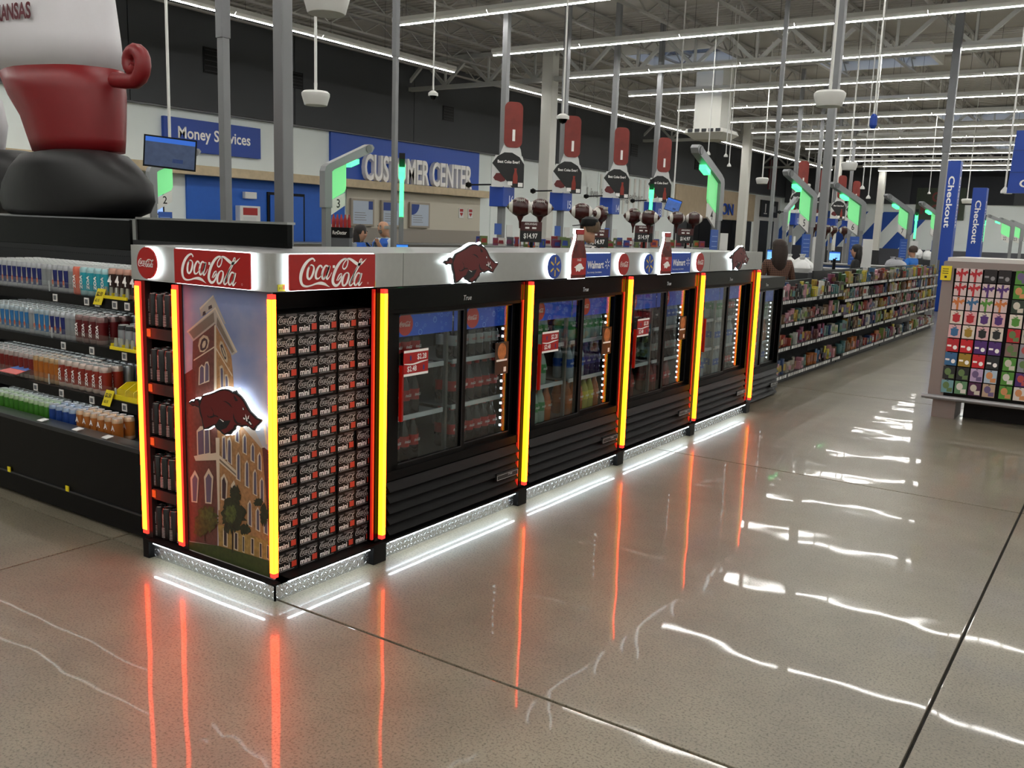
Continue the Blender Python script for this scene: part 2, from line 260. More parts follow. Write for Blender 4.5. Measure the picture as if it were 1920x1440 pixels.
POSTER=[('tan',[(-362,1174),(-261,1051),(-256,1030),(-247,953),(-244,883),(-372,866)]),('brick',[(-517,1081),(-362,1174),(-366,867),(-509,829),(-525,962)]),('brickr',[(-596,919),(-525,956),(-504,947),(-509,810),(-598,798)]),('eave',[(-557,1123),(-357,1246),(-217,1065),(-253,1046),(-359,1174),(-514,1082)]),('eaved',[(-542,1121),(-369,1223),(-365,1181),(-510,1093)]),('eaved',[(-347,1205),(-239,1064),(-253,1056),(-351,1168)]),('cream',[(-557,1123),(-357,1246),(-354,1239),(-555,1116)]),('cream',[(-357,1246),(-217,1065),(-228,1061),(-360,1237)]),('eave',[(-464,1233),(-370,1297),(-291,1180),(-297,1176),(-357,1246),(-456,1196)]),('cream',[(-464,1233),(-370,1297),(-367,1291),(-461,1225)]),('dark',[(-445,1199),(-441,1218),(-426,1224),(-421,1210)]),('dark',[(-403,1230),(-403,1245),(-382,1254),(-377,1241)]),('cream',[(-514,1000),(-362,1078),(-362,1072),(-514,994)]),('cream',[(-360,1074),(-253,962),(-253,954),(-360,1065)]),('cream',[(-366,1166),(-354,1169),(-360,876),(-377,873)]),('creamo',[(-480,1066),(-469,1097),(-442,1117),(-413,1114),(-402,1096),(-412,1065),(-439,1042),(-468,1039)]),('dark',[(-467,1067),(-454,1095),(-436,1106),(-416,1099),(-413,1084),(-426,1058),(-450,1046),(-465,1049)]),('creamo',[(-452,1073),(-443,1089),(-428,1094),(-426,1079),(-435,1063),(-450,1058)]),('creamo',[(-336,1080),(-327,1102),(-313,1098),(-287,1052),(-280,1027),(-285,1010),(-299,1016),(-329,1059)]),('dark',[(-328,1083),(-316,1090),(-295,1051),(-290,1030),(-299,1023),(-320,1056)]),('creamo',[(-320,1075),(-311,1072),(-295,1040),(-298,1032),(-312,1053)]),('cream',[(-484,888),(-477,968),(-458,985),(-441,977),(-431,999),(-414,1003),(-406,983),(-408,915)]),('glass',[(-476,893),(-470,967),(-458,979),(-444,971),(-445,907)]),('glass',[(-437,909),(-432,988),(-420,997),(-410,983),(-412,920)]),('creamo',[(-336,991),(-319,997),(-308,979),(-311,893),(-334,890)]),('glass',[(-330,981),(-317,986),(-313,971),(-315,896),(-328,895)]),('creamo',[(-303,958),(-286,961),(-276,942),(-274,883),(-303,879)]),('glass',[(-298,951),(-287,952),(-283,934),(-283,885),(-297,884)]),('brick',[(-593,908),(-489,853),(-356,829),(-376,167),(-574,144),(-615,185)]),('tan',[(-359,834),(-212,788),(-146,748),(-68,675),(-4,611),(-3,181),(-368,164)]),('brickr',[(-68,670),(4,697),(0,187),(-18,183)]),('eave',[(-204,789),(-102,739),(-60,686),(-71,667),(-213,758)]),('glass2',[(-117,747),(-51,782),(5,731),(4,657),(-67,680)]),('cream',[(-59,773),(-44,770),(-31,696),(-42,689)]),('cream',[(-529,557),(-367,600),(-218,532),(-217,502),(-368,566),(-517,537)]),('eaved',[(-365,584),(-218,518),(-217,509),(-365,573)]),('cream',[(-372,667),(-346,671),(-355,338),(-367,336),(-372,557)]),('stone',[(-369,271),(-2,264),(-3,181),(-364,170)]),('cream',[(-504,564),(-504,678),(-479,703),(-414,712),(-410,587)]),('glass',[(-496,568),(-496,674),(-455,693),(-455,580)]),('glass',[(-449,581),(-445,694),(-419,701),(-418,591)]),('cream',[(-554,336),(-558,449),(-523,493),(-496,461),(-512,341)]),('glass',[(-543,343),(-544,446),(-524,472),(-506,454),(-518,346)]),('cream',[(-455,350),(-459,473),(-425,519),(-394,485),(-410,356)]),('glass',[(-446,357),(-448,467),(-426,495),(-405,475),(-416,362)]),('cream',[(-332,574),(-329,679),(-306,690),(-297,581)]),('glass',[(-326,581),(-322,672),(-310,679),(-307,580)]),('cream',[(-297,570),(-294,674),(-275,687),(-264,663),(-263,561)]),('glass',[(-291,574),(-287,667),(-275,674),(-270,657),(-271,564)]),('cream',[(-342,389),(-342,489),(-318,514),(-296,482),(-306,388)]),('dark',[(-336,398),(-333,480),(-319,499),(-306,470),(-312,396)]),('cream',[(-274,428),(-273,470),(-253,495),(-235,462),(-232,426)]),('dark',[(-266,435),(-264,462),(-254,474),(-243,456),(-240,430)]),('cream',[(-193,629),(-192,698),(-176,717),(-165,700),(-164,623)]),('glass',[(-186,632),(-184,696),(-176,709),(-169,698),(-169,628)]),('cream',[(-142,602),(-140,666),(-125,685),(-114,668),(-113,596)]),('glass',[(-134,606),(-133,664),(-126,677),(-118,666),(-118,601)]),('cream',[(-98,572),(-97,633),(-82,652),(-71,635),(-69,566)]),('glass',[(-91,575),(-90,631),(-82,644),(-76,633),(-75,571)]),('cream',[(-182,483),(-179,583),(-164,602),(-153,585),(-152,477)]),('glass',[(-174,486),(-172,582),(-164,594),(-157,583),(-158,482)]),('cream',[(-130,457),(-128,551),(-113,571),(-102,554),(-101,451)]),('glass',[(-123,460),(-121,550),(-113,563),(-106,552),(-106,456)]),('cream',[(-86,440),(-85,524),(-70,543),(-58,526),(-57,434)]),('glass',[(-79,443),(-78,523),(-70,535),(-63,524),(-63,439)]),('cream',[(-238,503),(-235,609),(-220,629),(-208,611),(-208,497)]),('glass',[(-230,507),(-228,608),(-220,620),(-212,610),(-214,502)]),('cream',[(-167,310),(-165,406),(-149,426),(-138,409),(-137,305)]),('glass',[(-159,313),(-157,405),(-149,418),(-142,407),(-143,310)]),('cream',[(-115,300),(-113,386),(-98,406),(-86,389),(-85,295)]),('glass',[(-107,304),(-106,385),(-98,397),(-91,387),(-91,300)]),('cream',[(-241,672),(-240,736),(-224,755),(-212,738),(-211,666)]),('glass',[(-234,676),(-232,735),(-224,747),(-217,736),(-217,671)]),('cream',[(-63,296),(-62,360),(-47,380),(-36,363),(-34,291)]),('glass',[(-56,300),(-55,359),(-47,372),(-40,361),(-40,296)]),('cream',[(-334,176),(-332,258),(-301,260),(-303,176)]),('dark',[(-328,182),(-326,255),(-307,256),(-309,180)]),('cream',[(-260,177),(-258,258),(-230,260),(-232,176)]),('dark',[(-254,182),(-252,255),(-236,256),(-238,181)]),('cream',[(-204,179),(-202,255),(-187,254),(-189,176)]),('dark',[(-201,184),(-199,251),(-190,250),(-192,181)]),('cream',[(-148,182),(-146,257),(-125,257),(-127,180)]),('dark',[(-143,187),(-142,254),(-129,253),(-131,185)]),('cream',[(-92,179),(-91,248),(-74,248),(-75,176)]),('dark',[(-89,184),(-88,245),(-77,244),(-78,182)]),('cream',[(-45,185),(-44,249),(-28,248),(-29,182)]),('dark',[(-42,190),(-41,245),(-32,244),(-32,187)]),('grass',[(-600,138),(-368,169),(-3,181),(-1,104),(-597,105)]),('trunk',[(-272,271),(-261,274),(-266,161),(-274,159)]),('trunk',[(-468,217),(-457,220),(-459,170),(-467,168)]),('leafd',[(-179,354),(-191,340),(-168,329),(-204,321),(-211,306),(-218,296),(-205,296),(-215,277),(-238,267),(-243,268),(-253,252),(-263,272),(-276,243),(-284,268),(-296,239),(-320,251),(-329,250),(-320,284),(-338,276),(-331,294),(-337,299),(-332,312),(-342,320),(-346,329),(-330,344),(-323,351),(-330,355),(-321,372),(-319,393),(-308,401),(-291,409),(-280,412),(-270,410),(-260,404),(-245,406),(-234,424),(-222,415),(-214,396),(-220,394),(-211,387),(-206,392),(-200,390),(-176,377),(-172,365)]),('leafd',[(-205,437),(-209,430),(-208,422),(-214,412),(-217,412),(-221,410),(-230,394),(-227,386),(-231,390),(-241,388),(-243,378),(-248,385),(-252,392),(-256,375),(-264,393),(-266,397),(-267,387),(-277,394),(-274,397),(-288,403),(-273,414),(-274,415),(-283,422),(-275,429),(-284,437),(-276,437),(-282,443),(-277,446),(-272,464),(-268,459),(-263,458),(-255,468),(-252,463),(-246,480),(-240,470),(-238,467),(-229,483),(-226,470),(-226,472),(-215,457),(-222,462),(-210,452),(-218,446),(-212,440)]),('leafd',[(-146,293),(-147,290),(-145,285),(-158,277),(-155,275),(-167,276),(-161,272),(-168,271),(-169,264),(-175,268),(-182,266),(-187,259),(-190,264),(-196,263),(-198,259),(-205,257),(-211,261),(-214,264),(-212,262),(-212,270),(-215,271),(-211,276),(-220,277),(-224,281),(-220,285),(-215,286),(-214,292),(-213,292),(-205,304),(-202,302),(-203,302),(-193,311),(-191,311),(-186,310),(-182,308),(-175,306),(-173,318),(-162,311),(-160,311),(-160,311),(-162,306),(-163,303),(-150,300),(-149,296)]),('leaf',[(-360,295),(-373,282),(-358,281),(-390,258),(-391,264),(-385,252),(-393,243),(-409,237),(-423,215),(-428,214),(-437,228),(-452,203),(-462,211),(-469,206),(-478,214),(-484,230),(-505,219),(-516,216),(-534,233),(-527,233),(-532,241),(-530,248),(-526,260),(-535,264),(-521,274),(-505,282),(-503,292),(-507,304),(-508,308),(-499,313),(-484,324),(-471,321),(-461,341),(-447,337),(-434,323),(-428,345),(-423,343),(-404,342),(-395,343),(-395,328),(-400,319),(-381,321),(-357,308),(-392,294)]),('leaf',[(-462,224),(-455,221),(-458,218),(-462,207),(-456,207),(-471,196),(-471,196),(-479,196),(-482,192),(-489,184),(-493,183),(-498,180),(-503,186),(-511,184),(-512,176),(-514,179),(-521,188),(-537,187),(-536,191),(-544,191),(-536,201),(-535,204),(-533,208),(-531,214),(-537,218),(-539,223),(-529,227),(-534,228),(-526,242),(-523,239),(-511,245),(-508,246),(-501,247),(-495,246),(-490,253),(-481,245),(-482,253),(-475,249),(-475,242),(-461,247),(-454,248),(-461,239),(-458,234),(-458,231)]),('leafd',[(-31,385),(-30,377),(-28,372),(-42,360),(-32,356),(-40,355),(-40,356),(-43,344),(-51,331),(-52,346),(-56,325),(-59,326),(-63,343),(-66,326),(-70,326),(-72,335),(-73,334),(-82,343),(-78,352),(-83,359),(-83,362),(-81,368),(-89,373),(-80,380),(-76,388),(-86,397),(-79,398),(-81,405),(-75,413),(-68,423),(-66,420),(-66,423),(-61,430),(-57,428),(-54,435),(-52,429),(-45,416),(-43,425),(-44,412),(-43,406),(-41,405),(-31,406),(-30,399),(-29,390)]),('leafd',[(-65,434),(-66,430),(-68,428),(-72,424),(-65,420),(-70,416),(-73,419),(-80,412),(-81,410),(-86,414),(-89,412),(-94,412),(-99,408),(-103,412),(-105,410),(-111,406),(-112,407),(-121,412),(-118,411),(-121,415),(-126,416),(-127,418),(-116,424),(-115,427),(-122,429),(-124,430),(-112,434),(-109,440),(-108,438),(-106,442),(-106,444),(-101,442),(-97,444),(-94,443),(-89,451),(-86,444),(-84,446),(-80,446),(-70,451),(-68,448),(-72,446),(-68,440),(-64,439),(-61,438)]),('leaf2',[(-242,346),(-234,338),(-241,332),(-249,317),(-252,309),(-256,309),(-268,296),(-274,296),(-281,304),(-289,292),(-293,293),(-309,297),(-313,310),(-305,317),(-307,324),(-322,329),(-322,338),(-305,351),(-307,355),(-302,374),(-298,367),(-291,369),(-280,377),(-271,370),(-263,382),(-260,382),(-245,381),(-252,373),(-244,366),(-237,354)]),('leaf2',[(-398,308),(-406,300),(-409,298),(-404,293),(-421,288),(-422,274),(-433,271),(-441,274),(-449,274),(-458,272),(-461,269),(-470,274),(-472,281),(-486,279),(-494,284),(-493,288),(-477,296),(-482,301),(-474,312),(-472,318),(-469,315),(-457,317),(-447,327),(-439,320),(-434,330),(-421,329),(-421,326),(-410,318),(-414,316),(-394,315)])]
COKE_V = ribbons(COKE)
HOGP = {k: [(a/1000, b/1000) for a, b in v] for k, v in HOG.items()}
def spark(r, wd=.17):
    V, Fc = [], []
    for i in range(6):
        t = math.radians(90+60*i); n = len(V); c, s_ = math.cos(t), math.sin(t)
        for a, b in ((.32, -.5*wd), (.32, .5*wd), (.92, .62*wd), (1, 0), (.92, -.62*wd)): V.append((r*(a*c-b*s_), r*(a*s_+b*c)))
        Fc.append(list(range(n, n+5)))
    return V, Fc
# shared colours
BLK = M('black powder coat', '#050405', .5, spec=.2); BLKG = M('black gloss', '#020202', .14, spec=.16); DGREY = M('dark grey metal', '#2b2c2e', .5)
STEEL = M('brushed aluminium', '#a9aaa8', .38, .85, noise=.06, scale=40); GREYM = M('grey painted steel', '#76777a', .5, noise=.04)
WHT = M('white paint', '#e4e3de', .5); WHTP = M('white print', '#fcf9f5', .5); COKER = M('cola red', '#a4100f', .35); WALB = M('store blue', '#0f3f9e', .45)
REDD = M('boar red', '#5f0f12', .4); LED = M('white led', '#ffffff', .5, emit=30, ecol=(.82, .95, 1)); HALO = M('halo led', '#ffffff', .5, emit=4.5, ecol=(.86, .96, 1))
STRIP = M('neon strip', '#ffb040', .4, emit=1, ecol=(22, 1.05, .06)); STRIPS = M('neon strip side', '#ffb040', .4, emit=1, ecol=(2.0, .98, .02)); STRIPR = M('neon strip flank', '#ff4030', .4, emit=1, ecol=(1.5, .05, .03)); STRIPE = M('neon strip end', '#ff4030', .4, emit=1, ecol=(1.6, .06, .04))
YEL = M('yellow plastic', '#e3cf1c', .45); CLEAR = glass('clear acrylic'); PANE = glass('cooler glass', (.86, .9, .9))
PAPER = M('white paper', '#d9d9d6', .7); GREYP = M('grey print', '#8a8a8c', .6); BLKP = M('black print', '#0d0d0f', .6)
GRN = M('green lamp panel', '#7fd38c', .4, emit=.5, ecol=(.2, .85, .3)); GRNB = M('green beacon', '#40ff80', .4, emit=2.2, ecol=(.08, .95, .3))
SKIN = M('skin', '#b98a70', .6); HAIRB = M('brown hair', '#2a1a13', .6); 
# ================================================================= the building
XW, YF, XR, YB, ZC = -17.8, 60.0, 15.0, -15.0, 7.0
fl = M('polished concrete', '#8d857a', .1)
nt = fl.node_tree; b = nt.nodes['Principled BSDF']
ge = nt.nodes.new('ShaderNodeNewGeometry')
def nzn(scale, detail=5, rough=.6):
    n = nt.nodes.new('ShaderNodeTexNoise'); n.inputs['Scale'].default_value = scale; n.inputs['Detail'].default_value = detail
    n.inputs['Roughness'].default_value = rough; nt.links.new(ge.outputs['Position'], n.inputs['Vector']); return n
n1, n2, n3, n4 = nzn(.9, 8, .7), nzn(110, 3), nzn(1.5, 1.8, .45), nzn(5, 3)
r1 = nt.nodes.new('ShaderNodeValToRGB'); e = r1.color_ramp.elements
e[0].position = .32; e[0].color = (*lin('#6c6557'), 1); e[1].position = .68; e[1].color = (*lin('#8b8472'), 1)
nt.links.new(n1.outputs['Fac'], r1.inputs['Fac'])
r2_ = nt.nodes.new('ShaderNodeValToRGB'); e = r2_.color_ramp.elements
e[0].position = .33; e[0].color = (.42, .4, .37, 1); e[1].position = .5; e[1].color = (1, 1, 1, 1)
nt.links.new(n2.outputs['Fac'], r2_.inputs['Fac'])
mx = nt.nodes.new('ShaderNodeMix'); mx.data_type = 'RGBA'; mx.blend_type = 'MULTIPLY'; mx.inputs['Factor'].default_value = 1
nt.links.new(r1.outputs['Color'], mx.inputs['A']); nt.links.new(r2_.outputs['Color'], mx.inputs['B']); nt.links.new(mx.outputs['Result'], b.inputs['Base Color'])
mr = nt.nodes.new('ShaderNodeMapRange'); mr.inputs['To Min'].default_value = .018; mr.inputs['To Max'].default_value = .045
nt.links.new(n4.outputs['Fac'], mr.inputs['Value']); nt.links.new(mr.outputs['Result'], b.inputs['Coat Roughness'])
b.inputs['Roughness'].default_value = .36; b.inputs['Specular IOR Level'].default_value = .45; b.inputs['Coat Weight'].default_value = .42; b.inputs['Coat IOR'].default_value = 1.34
bp = nt.nodes.new('ShaderNodeBump'); bp.inputs['Strength'].default_value = .5; bp.inputs['Distance'].default_value = .0075
nt.links.new(n3.outputs['Fac'], bp.inputs['Height']); nt.links.new(bp.outputs['Normal'], b.inputs['Coat Normal'])
JT = M('joint filler', '#2a2723', .8)
floor = struct(MB().box((XW-.3, YB-.3, -.3), (XR+.3, YF+.3, -.02)).build('floor', JT))
PS, X0 = 3.72, 2.48
slab = None
for i in range(-2, 2):
    for j in range(-3, 4):
        x, y = X0+PS*i, .02+PS*j
        if slab is None: slab = MB().bbox((x+.006, y+.006, -.05), (x+PS-.006, y+PS-.006, 0), .004).build('slab', fl, floor)
        else:
            o = slab.copy(); COL.objects.link(o); o.location = (PS*(i+2), PS*(j+3), 0)
xa, xb, ya_, yb_ = X0-2*PS, X0+2*PS, .02-3*PS, .02+4*PS
g = .006
for a, c in (((XW-.3, YB-.3), (xa-g, YF+.3)), ((xb+g, YB-.3), (XR+.3, YF+.3)), ((xa+g, YB-.3), (xb-g, ya_-g)), ((xa+g, yb_+g), (xb-g, YF+.3))):
    MB().box((*a, -.05), (*c, 0)).build('slab', fl, floor)
# walls
WW = M('wall white', '#eaf1ef', .7, noise=.03, scale=.6); WD = M('wall charcoal', '#3f4144', .75, noise=.04, scale=.8)
WB = M('wall blue', '#1c5fc0', .55, noise=.03); WBG = M('wall beige', '#cfc8b8', .7); WOOD = M('pale wood', '#c8b595', .6, noise=.1, scale=6)
wl = struct(MB().box((XW-.3, YB, 0), (XW, YF, ZC)).build('wall_left', WW))
wr = struct(MB().box((XR, YB, 0), (XR+.3, YF, ZC)).build('wall_right', WW))
wb = struct(MB().box((XW, YB-.3, 0), (XR, YB, ZC)).build('wall_back', WW))
wf = struct(MB().box((XW, YF, 0), (XR, YF+.3, ZC)).build('wall_far', WW))
def pan(name, y0, y1, z0, z1, mt, d=.06, par=wl): return MB().box((XW, y0, z0), (XW+d, y1, z1)).build(name, mt, par)
yy = YB
while yy < YF-1:                                        # charcoal cladding in panels with joints
    MB().box((XW, yy+.012, 4.36), (XW+.25, min(yy+5.2, YF)-.012, ZC)).build('cladding_panel', WD, wl); yy += 5.2
MB().box((XW, YB, 4.33), (XW+.2, YF, 4.37)).build('cladding_trim', GREYM, wl)
for y0, y1, z0, z1 in ((13.1, 13.83, 5.31, 5.95), (15.9, 16.5, 5.35, 5.8), (22.9, 23.5, 5.24, 5.72), (31.4, 32.1, 5.2, 5.75), (37, 37.7, 5.2, 5.75), (44.5, 45.2, 5.1, 5.7)):
    v = MB().box((XW+.24, y0, z0), (XW+.27, y1, z1)).build('wall_vent', BLK, wl)
    for k in range(5): MB().box((XW+.27, y0+.04, z0+(k+.5)*(z1-z0)/5-.01), (XW+.285, y1-.04, z0+(k+.5)*(z1-z0)/5+.01)).build('slat', M('vent slat', '#1c1c1e', .6), v)
yy = 0
for y0, y1 in ((26.2, 30.3), (30.34, 34.4), (34.44, 38.5), (38.54, 42.6)): pan('wall_panel', y0, y1, .1, 4.3, WW, .03)
for i in range(14): pan('batten', 34.6+i*.56, 34.75+i*.56, 2.5, 4.2, WHT, .07)
pan('blue_panel', 12.66, 18.4, 0, 2.74, WB); pan('blue_field', 17.78, 25.32, 2.96, 4.33, M('sign field blue', '#1d4fb4', .5), .08)
pan('wood_band', 6.0, 25.6, 2.72, 2.96, WOOD, .45); pan('beige_panel', 18.5, 25.5, 0, 2.7, WBG, .04); pan('beige_dado', 18.5, 25.5, 0, 1.5, M('taupe', '#9b9389', .7), .06)
pan('beige_return', 42.7, 54.6, 2.6, 4.25, M('sand panel', '#b7a58a', .7, noise=.05, scale=3), .1)
for i in range(7): pan('storefront_opening', 42.9+i*1.66, 44.5+i*1.66, 0, 2.58, BLK if i % 3 else DGREY, .03)
pan('white_surround', 54.8, 59.5, 0, 4.25, WHT, .08); pan('dark_opening', 55.8, 58.5, 0, 2.7, DGREY, .1)
d1 = struct(MB().box((XW+.06, 15.3, 0), (XW+.1, 16.7, 2.42)).build('door_1', BLK))
MB().box((XW+.1, 15.38, 0), (XW+.13, 16.62, 2.34)).build('door_leaf', WB, d1); MB().box((XW+.13, 15.42, 1.0), (XW+.17, 15.46, 1.35)).build('door_handle', STEEL, d1)
# far wall: charcoal top, blue diagonal stripes
MB().box((XW+.3, YF-.25, 4.0), (-9.6, YF, ZC)).build('cladding_panel', WD, wf)
MB().box((-9.6, YF-.1, 4.0), (-3.8, YF, ZC)).build('dark_bulkhead', M('bulkhead navy', '#14181f', .7), wf)
MB().box((-3.8, YF-.25, 4.0), (XR, YF, ZC)).build('cladding_panel', WD, wf)
fq = frY(0, YF, 0); SB = M('stripe blue', '#1f4fa6', .6)
for k in range(7):
    x = -18.6+k*1.9; x2 = min(x+1.75, -8.2)
    if x+.9 < -8.6: MB().poly([(x, 1.2), (x+.95, 1.2), (x+2.75, 3.5), (x+1.8, 3.5)], fq, .02, .05).build('wall_stripe', SB, wf)
MB().box((XW, YF-.35, 0), (XR, YF-.02, 1.2)).build('dado_panel', M('far dado', '#55565c', .7), wf)
# roof deck with skylights
sky = [(-.6, 2.0, 16.5, 18.4), (-5.6, -2.6, 25.0, 27.0), (-10.2, -7.4, 22.2, 24.0), (-4.6, -1.6, 38.6, 40.6), (-11.5, -8.7, 40.5, 42.5), (-.2, 2.6, 27.5, 29.5), (-4.2, -1.2, 52, 54)]
xs = sorted({XW, XR}|{q for s_ in sky for q in s_[:2]}); ys = sorted({YB, YF}|{q for s_ in sky for q in s_[2:]})
dk = MB()
for i in range(len(xs)-1):
    for j in range(len(ys)-1):
        cx, cy = (xs[i]+xs[i+1])/2, (ys[j]+ys[j+1])/2
        if not any(a < cx < c and d < cy < f_ for a, c, d, f_ in sky): dk.box((xs[i], ys[j], ZC), (xs[i+1], ys[j+1], ZC+.1))
DECK = M('roof deck', '#b3b0aa', .8, noise=.05, scale=1.5)
deck = struct(dk.build('ceiling', DECK))
nrib = MB()
for i in range(0, 330): 
    y = YB+.1+i*.227
    if any(d-.1 < y < f_+.1 for a, c, d, f_ in sky): continue
    nrib.box((XW, y, ZC-.035), (XR, y+.09, ZC))
nrib.build('deck_ribs', DECK, deck, kind='stuff')
for n, (a, c, d, f_) in enumerate(sky):
    wi = struct(MB().box((a, d, ZC+.02), (c, f_, ZC+.03)).build('window_%d' % (n+1), glass('skylight glass', (.95, .97, 1))))
    fr_ = MB()
    for k in range(5): xx = a+(c-a)*k/4; fr_.bar((xx, d, ZC), (xx, f_, ZC), .06)
    for k in range(3): y = d+(f_-d)*k/2; fr_.bar((a, y, ZC), (c, y, ZC), .06)
    fr_.build('window_frame', GREYM, wi)
    MB().box((a-.1, d-.1, ZC-.3), (a, f_+.1, ZC)).box((c, d-.1, ZC-.3), (c+.1, f_+.1, ZC)).box((a, d-.1, ZC-.3), (c, d, ZC)).box((a, f_, ZC-.3), (c, f_+.1, ZC)).build('skylight_curb', WHT, wi)
# open-web joists along Y, trusses along X
JST = M('joist primer', '#a5a39e', .6); TRS = M('truss white', '#b9bab6', .55)
jm = MB(); L = YF-YB
jm.bar((0, YB, 6.93), (0, YF, 6.93), .09, .06).bar((0, YB, 6.56), (0, YF, 6.56), .09, .05)
k = 0; y = YB
while y < YF-.7:
    a, c = (6.56, 6.93) if k % 2 == 0 else (6.93, 6.56)
    jm.bar((0, y, a), (0, y+.62, c), .03); y += .62; k += 1
j0 = struct(jm.build('roof_joist', JST, loc=(0, 0, 0))); j0.location = (-16.6, 0, 0)
for i in range(1, 17):
    o = struct(j0.copy()); COL.objects.link(o); o.location = (-16.6+i*1.9, 0, 0)
tr0 = bpy.data.objects.new('roof_truss', None); COL.objects.link(tr0); struct(tr0); tr0.location = (0, 21.2, 6.0)
MB().bar((XW, 21.2, 6.0), (XR, 21.2, 6.0), .2, .12).build('bottom_chord', TRS, tr0); MB().bar((XW, 21.2, 6.86), (XR, 21.2, 6.86), .2, .12).build('top_chord', TRS, tr0)
wbar = MB().bar((XW, 21.2, 6.05), (XW+.85, 21.2, 6.82), .09).build('web_bar', TRS, tr0); wbar2 = MB().bar((XW+.85, 21.2, 6.82), (XW+1.7, 21.2, 6.05), .09).build('web_bar', TRS, tr0); wv = MB().bar((XW+1.7, 21.2, 6.05), (XW+1.7, 21.2, 6.82), .06).build('web_bar', TRS, tr0)
for i in range(1, 19):
    for q in (wbar, wbar2, wv):
        o = q.copy(); COL.objects.link(o); o.location = (1.7*i, 0, 0)
freeze(tr0)
for y in (4.1, 38.3, 55.4, -13.0): dup(tr0, (0, y, 6.0))
# columns
CW = M('column white', '#d4d3cb', .55)
for (px, py, y, wd) in ((1027, 270, 21.2, .36), (1397, 330, 38.3, .36), (1650, 380, 55.4, .36), (1568, 360, 45, .3)):
    p = at(px, py, 1, y)
    c = struct(MB().bbox((p.x-wd/2, y-wd/2, .0), (p.x+wd/2, y+wd/2, 6.9), .02).build('column', CW))
    MB().bbox((p.x-wd/2-.03, y-wd/2-.03, 0), (p.x+wd/2+.03, y+wd/2+.03, 1.1), .02).build('column_guard', DGREY, c)
# ---------------------------------------------------------------- ceiling lights
TB = M('fluorescent tube', '#ffffff', .5, emit=TUBE, ecol=(1, .985, .94)); HS = M('fixture white', '#dcdcd8', .5)
lf = thing('light_fixture', (0, 0, 5.7), 'x', 'ceiling light', 'rows of tube lights under the roof')
MB().box((-1.208, -.09, 5.76), (1.208, .09, 5.84)).add([(-1.208,-.09,5.76),(1.208,-.09,5.76),(1.208,-.03,5.70),(-1.208,-.03,5.70),(-1.208,.09,5.76),(1.208,.09,5.76),(1.208,.03,5.70),(-1.208,.03,5.70)], [(0,1,2,3),(7,6,5,4)]).build('housing', HS, lf)
MB().box((-1.195, -.027, 5.69), (1.195, .027, 5.75)).build('tube', TB, lf)
for q in (-.9, .9): MB().cyl((q, 0, 5.83), (q, 0, 6.99), .004, n=4).build('hanger', DGREY, lf)
freeze(lf); first = True
def light(x, y, rz, label):
    global first
    if first: first = False; lf.location = (x, y, 5.7); lf.rotation_euler = (0, 0, rz); lf['label'] = label
    else: dup(lf, (x, y, 5.7), rz, label)
# one row of the store's lights every 3.53 m
for k in range(-7, 13):
    y = 12.5+3.53*k; x = -9.3; i = 1
    while x < 14:
        light(x, y, 0, 'tube light, %s from the left in the %s ceiling row from the back' % (ordn(i), ordn(k+8))); x += 2.42; i += 1
for i in range(24):
    if i == 9: continue
    light(-12.9, -3+2.42*i, math.pi/2, 'tube light running along the charcoal wall, %s of that line' % ordn(i+1))
for i, (x, y) in enumerate(((-16.0, 6.3), (-16.0, 4.3), (-16.0, 2.3), (-16, .3))): light(x+.6, y+.9, 0, 'tube light above the open beverage cooler, %s of four' % ordn(i+1))
# ================================================================= cola display kiosk
K = thing('display_kiosk', (-.4, .3, 0), 'long cola display with silver lit fascia and glowing yellow corner strips', 'display kiosk')
ZF0, ZF1, XF, YK = 1.338, 1.492, .06, -.06
YS = [.636, 1.88, 3.13, 4.39, 5.68]       # light strips along the cooler row
# cabinet carcass of the end unit
MB().box((-.9, .02, .085), (-.885, .68, ZF0)).build('side_panel', BLK, K)
MB().box((-.64, .01, .085), (-.6, .62, ZF0)).build('partition', BLK, K)
MB().box((-.9, .6, .085), (-.2, .64, ZF0)).build('back_panel', BLK, K)
MB().box((-.9, .0, .07), (.0, .66, .095)).build('bottom_board', BLK, K)
MB().box((-.22, .012, .09), (-.2, .62, ZF0)).build('inner_panel', BLK, K)
MB().box((-.02, .655, .07), (.0, .672, ZF0)).build('side_panel', BLK, K)
for i, z in enumerate((1.115, .857, .6, .345)):
    sh = MB().box((-.885, .005, z-.012), (-.64, .6, z)).build('shelf', BLK, K)
    MB().box((-.885, -.003, z-.05), (-.64, .005, z)).build('shelf_lip', M('shelf lip', '#1a0c0d', .4), sh)
    t = MB().box((-.868, -.006, z-.042), (-.822, -.003, z-.006)).build('price_tag', M('orange tag', '#e5702a', .6), sh)
# poster panel with the clock tower
SKYM = M('poster sky', '#7d86a3', .45); nt = SKYM.node_tree; b = nt.nodes['Principled BSDF']
tc = nt.nodes.new('ShaderNodeTexCoord'); nz = nt.nodes.new('ShaderNodeTexNoise'); nz.inputs['Scale'].default_value = 4; nz.inputs['Detail'].default_value = 6
sp = nt.nodes.new('ShaderNodeSeparateXYZ'); rp = nt.nodes.new('ShaderNodeValToRGB'); ad = nt.nodes.new('ShaderNodeMath'); ad.operation = 'MULTIPLY_ADD'
nt.links.new(tc.outputs['Object'], nz.inputs['Vector']); nt.links.new(tc.outputs['Object'], sp.inputs[0])
nt.links.new(sp.outputs['Z'], ad.inputs[0]); ad.inputs[1].default_value = .35; nt.links.new(nz.outputs['Fac'], ad.inputs[2]); nt.links.new(ad.outputs[0], rp.inputs[0])
el = rp.color_ramp.elements; el[0].position = .6; el[0].color = (*lin('#b3a9a4'), 1); el[1].position = 1.0; el[1].color = (*lin('#6f7a9e'), 1)
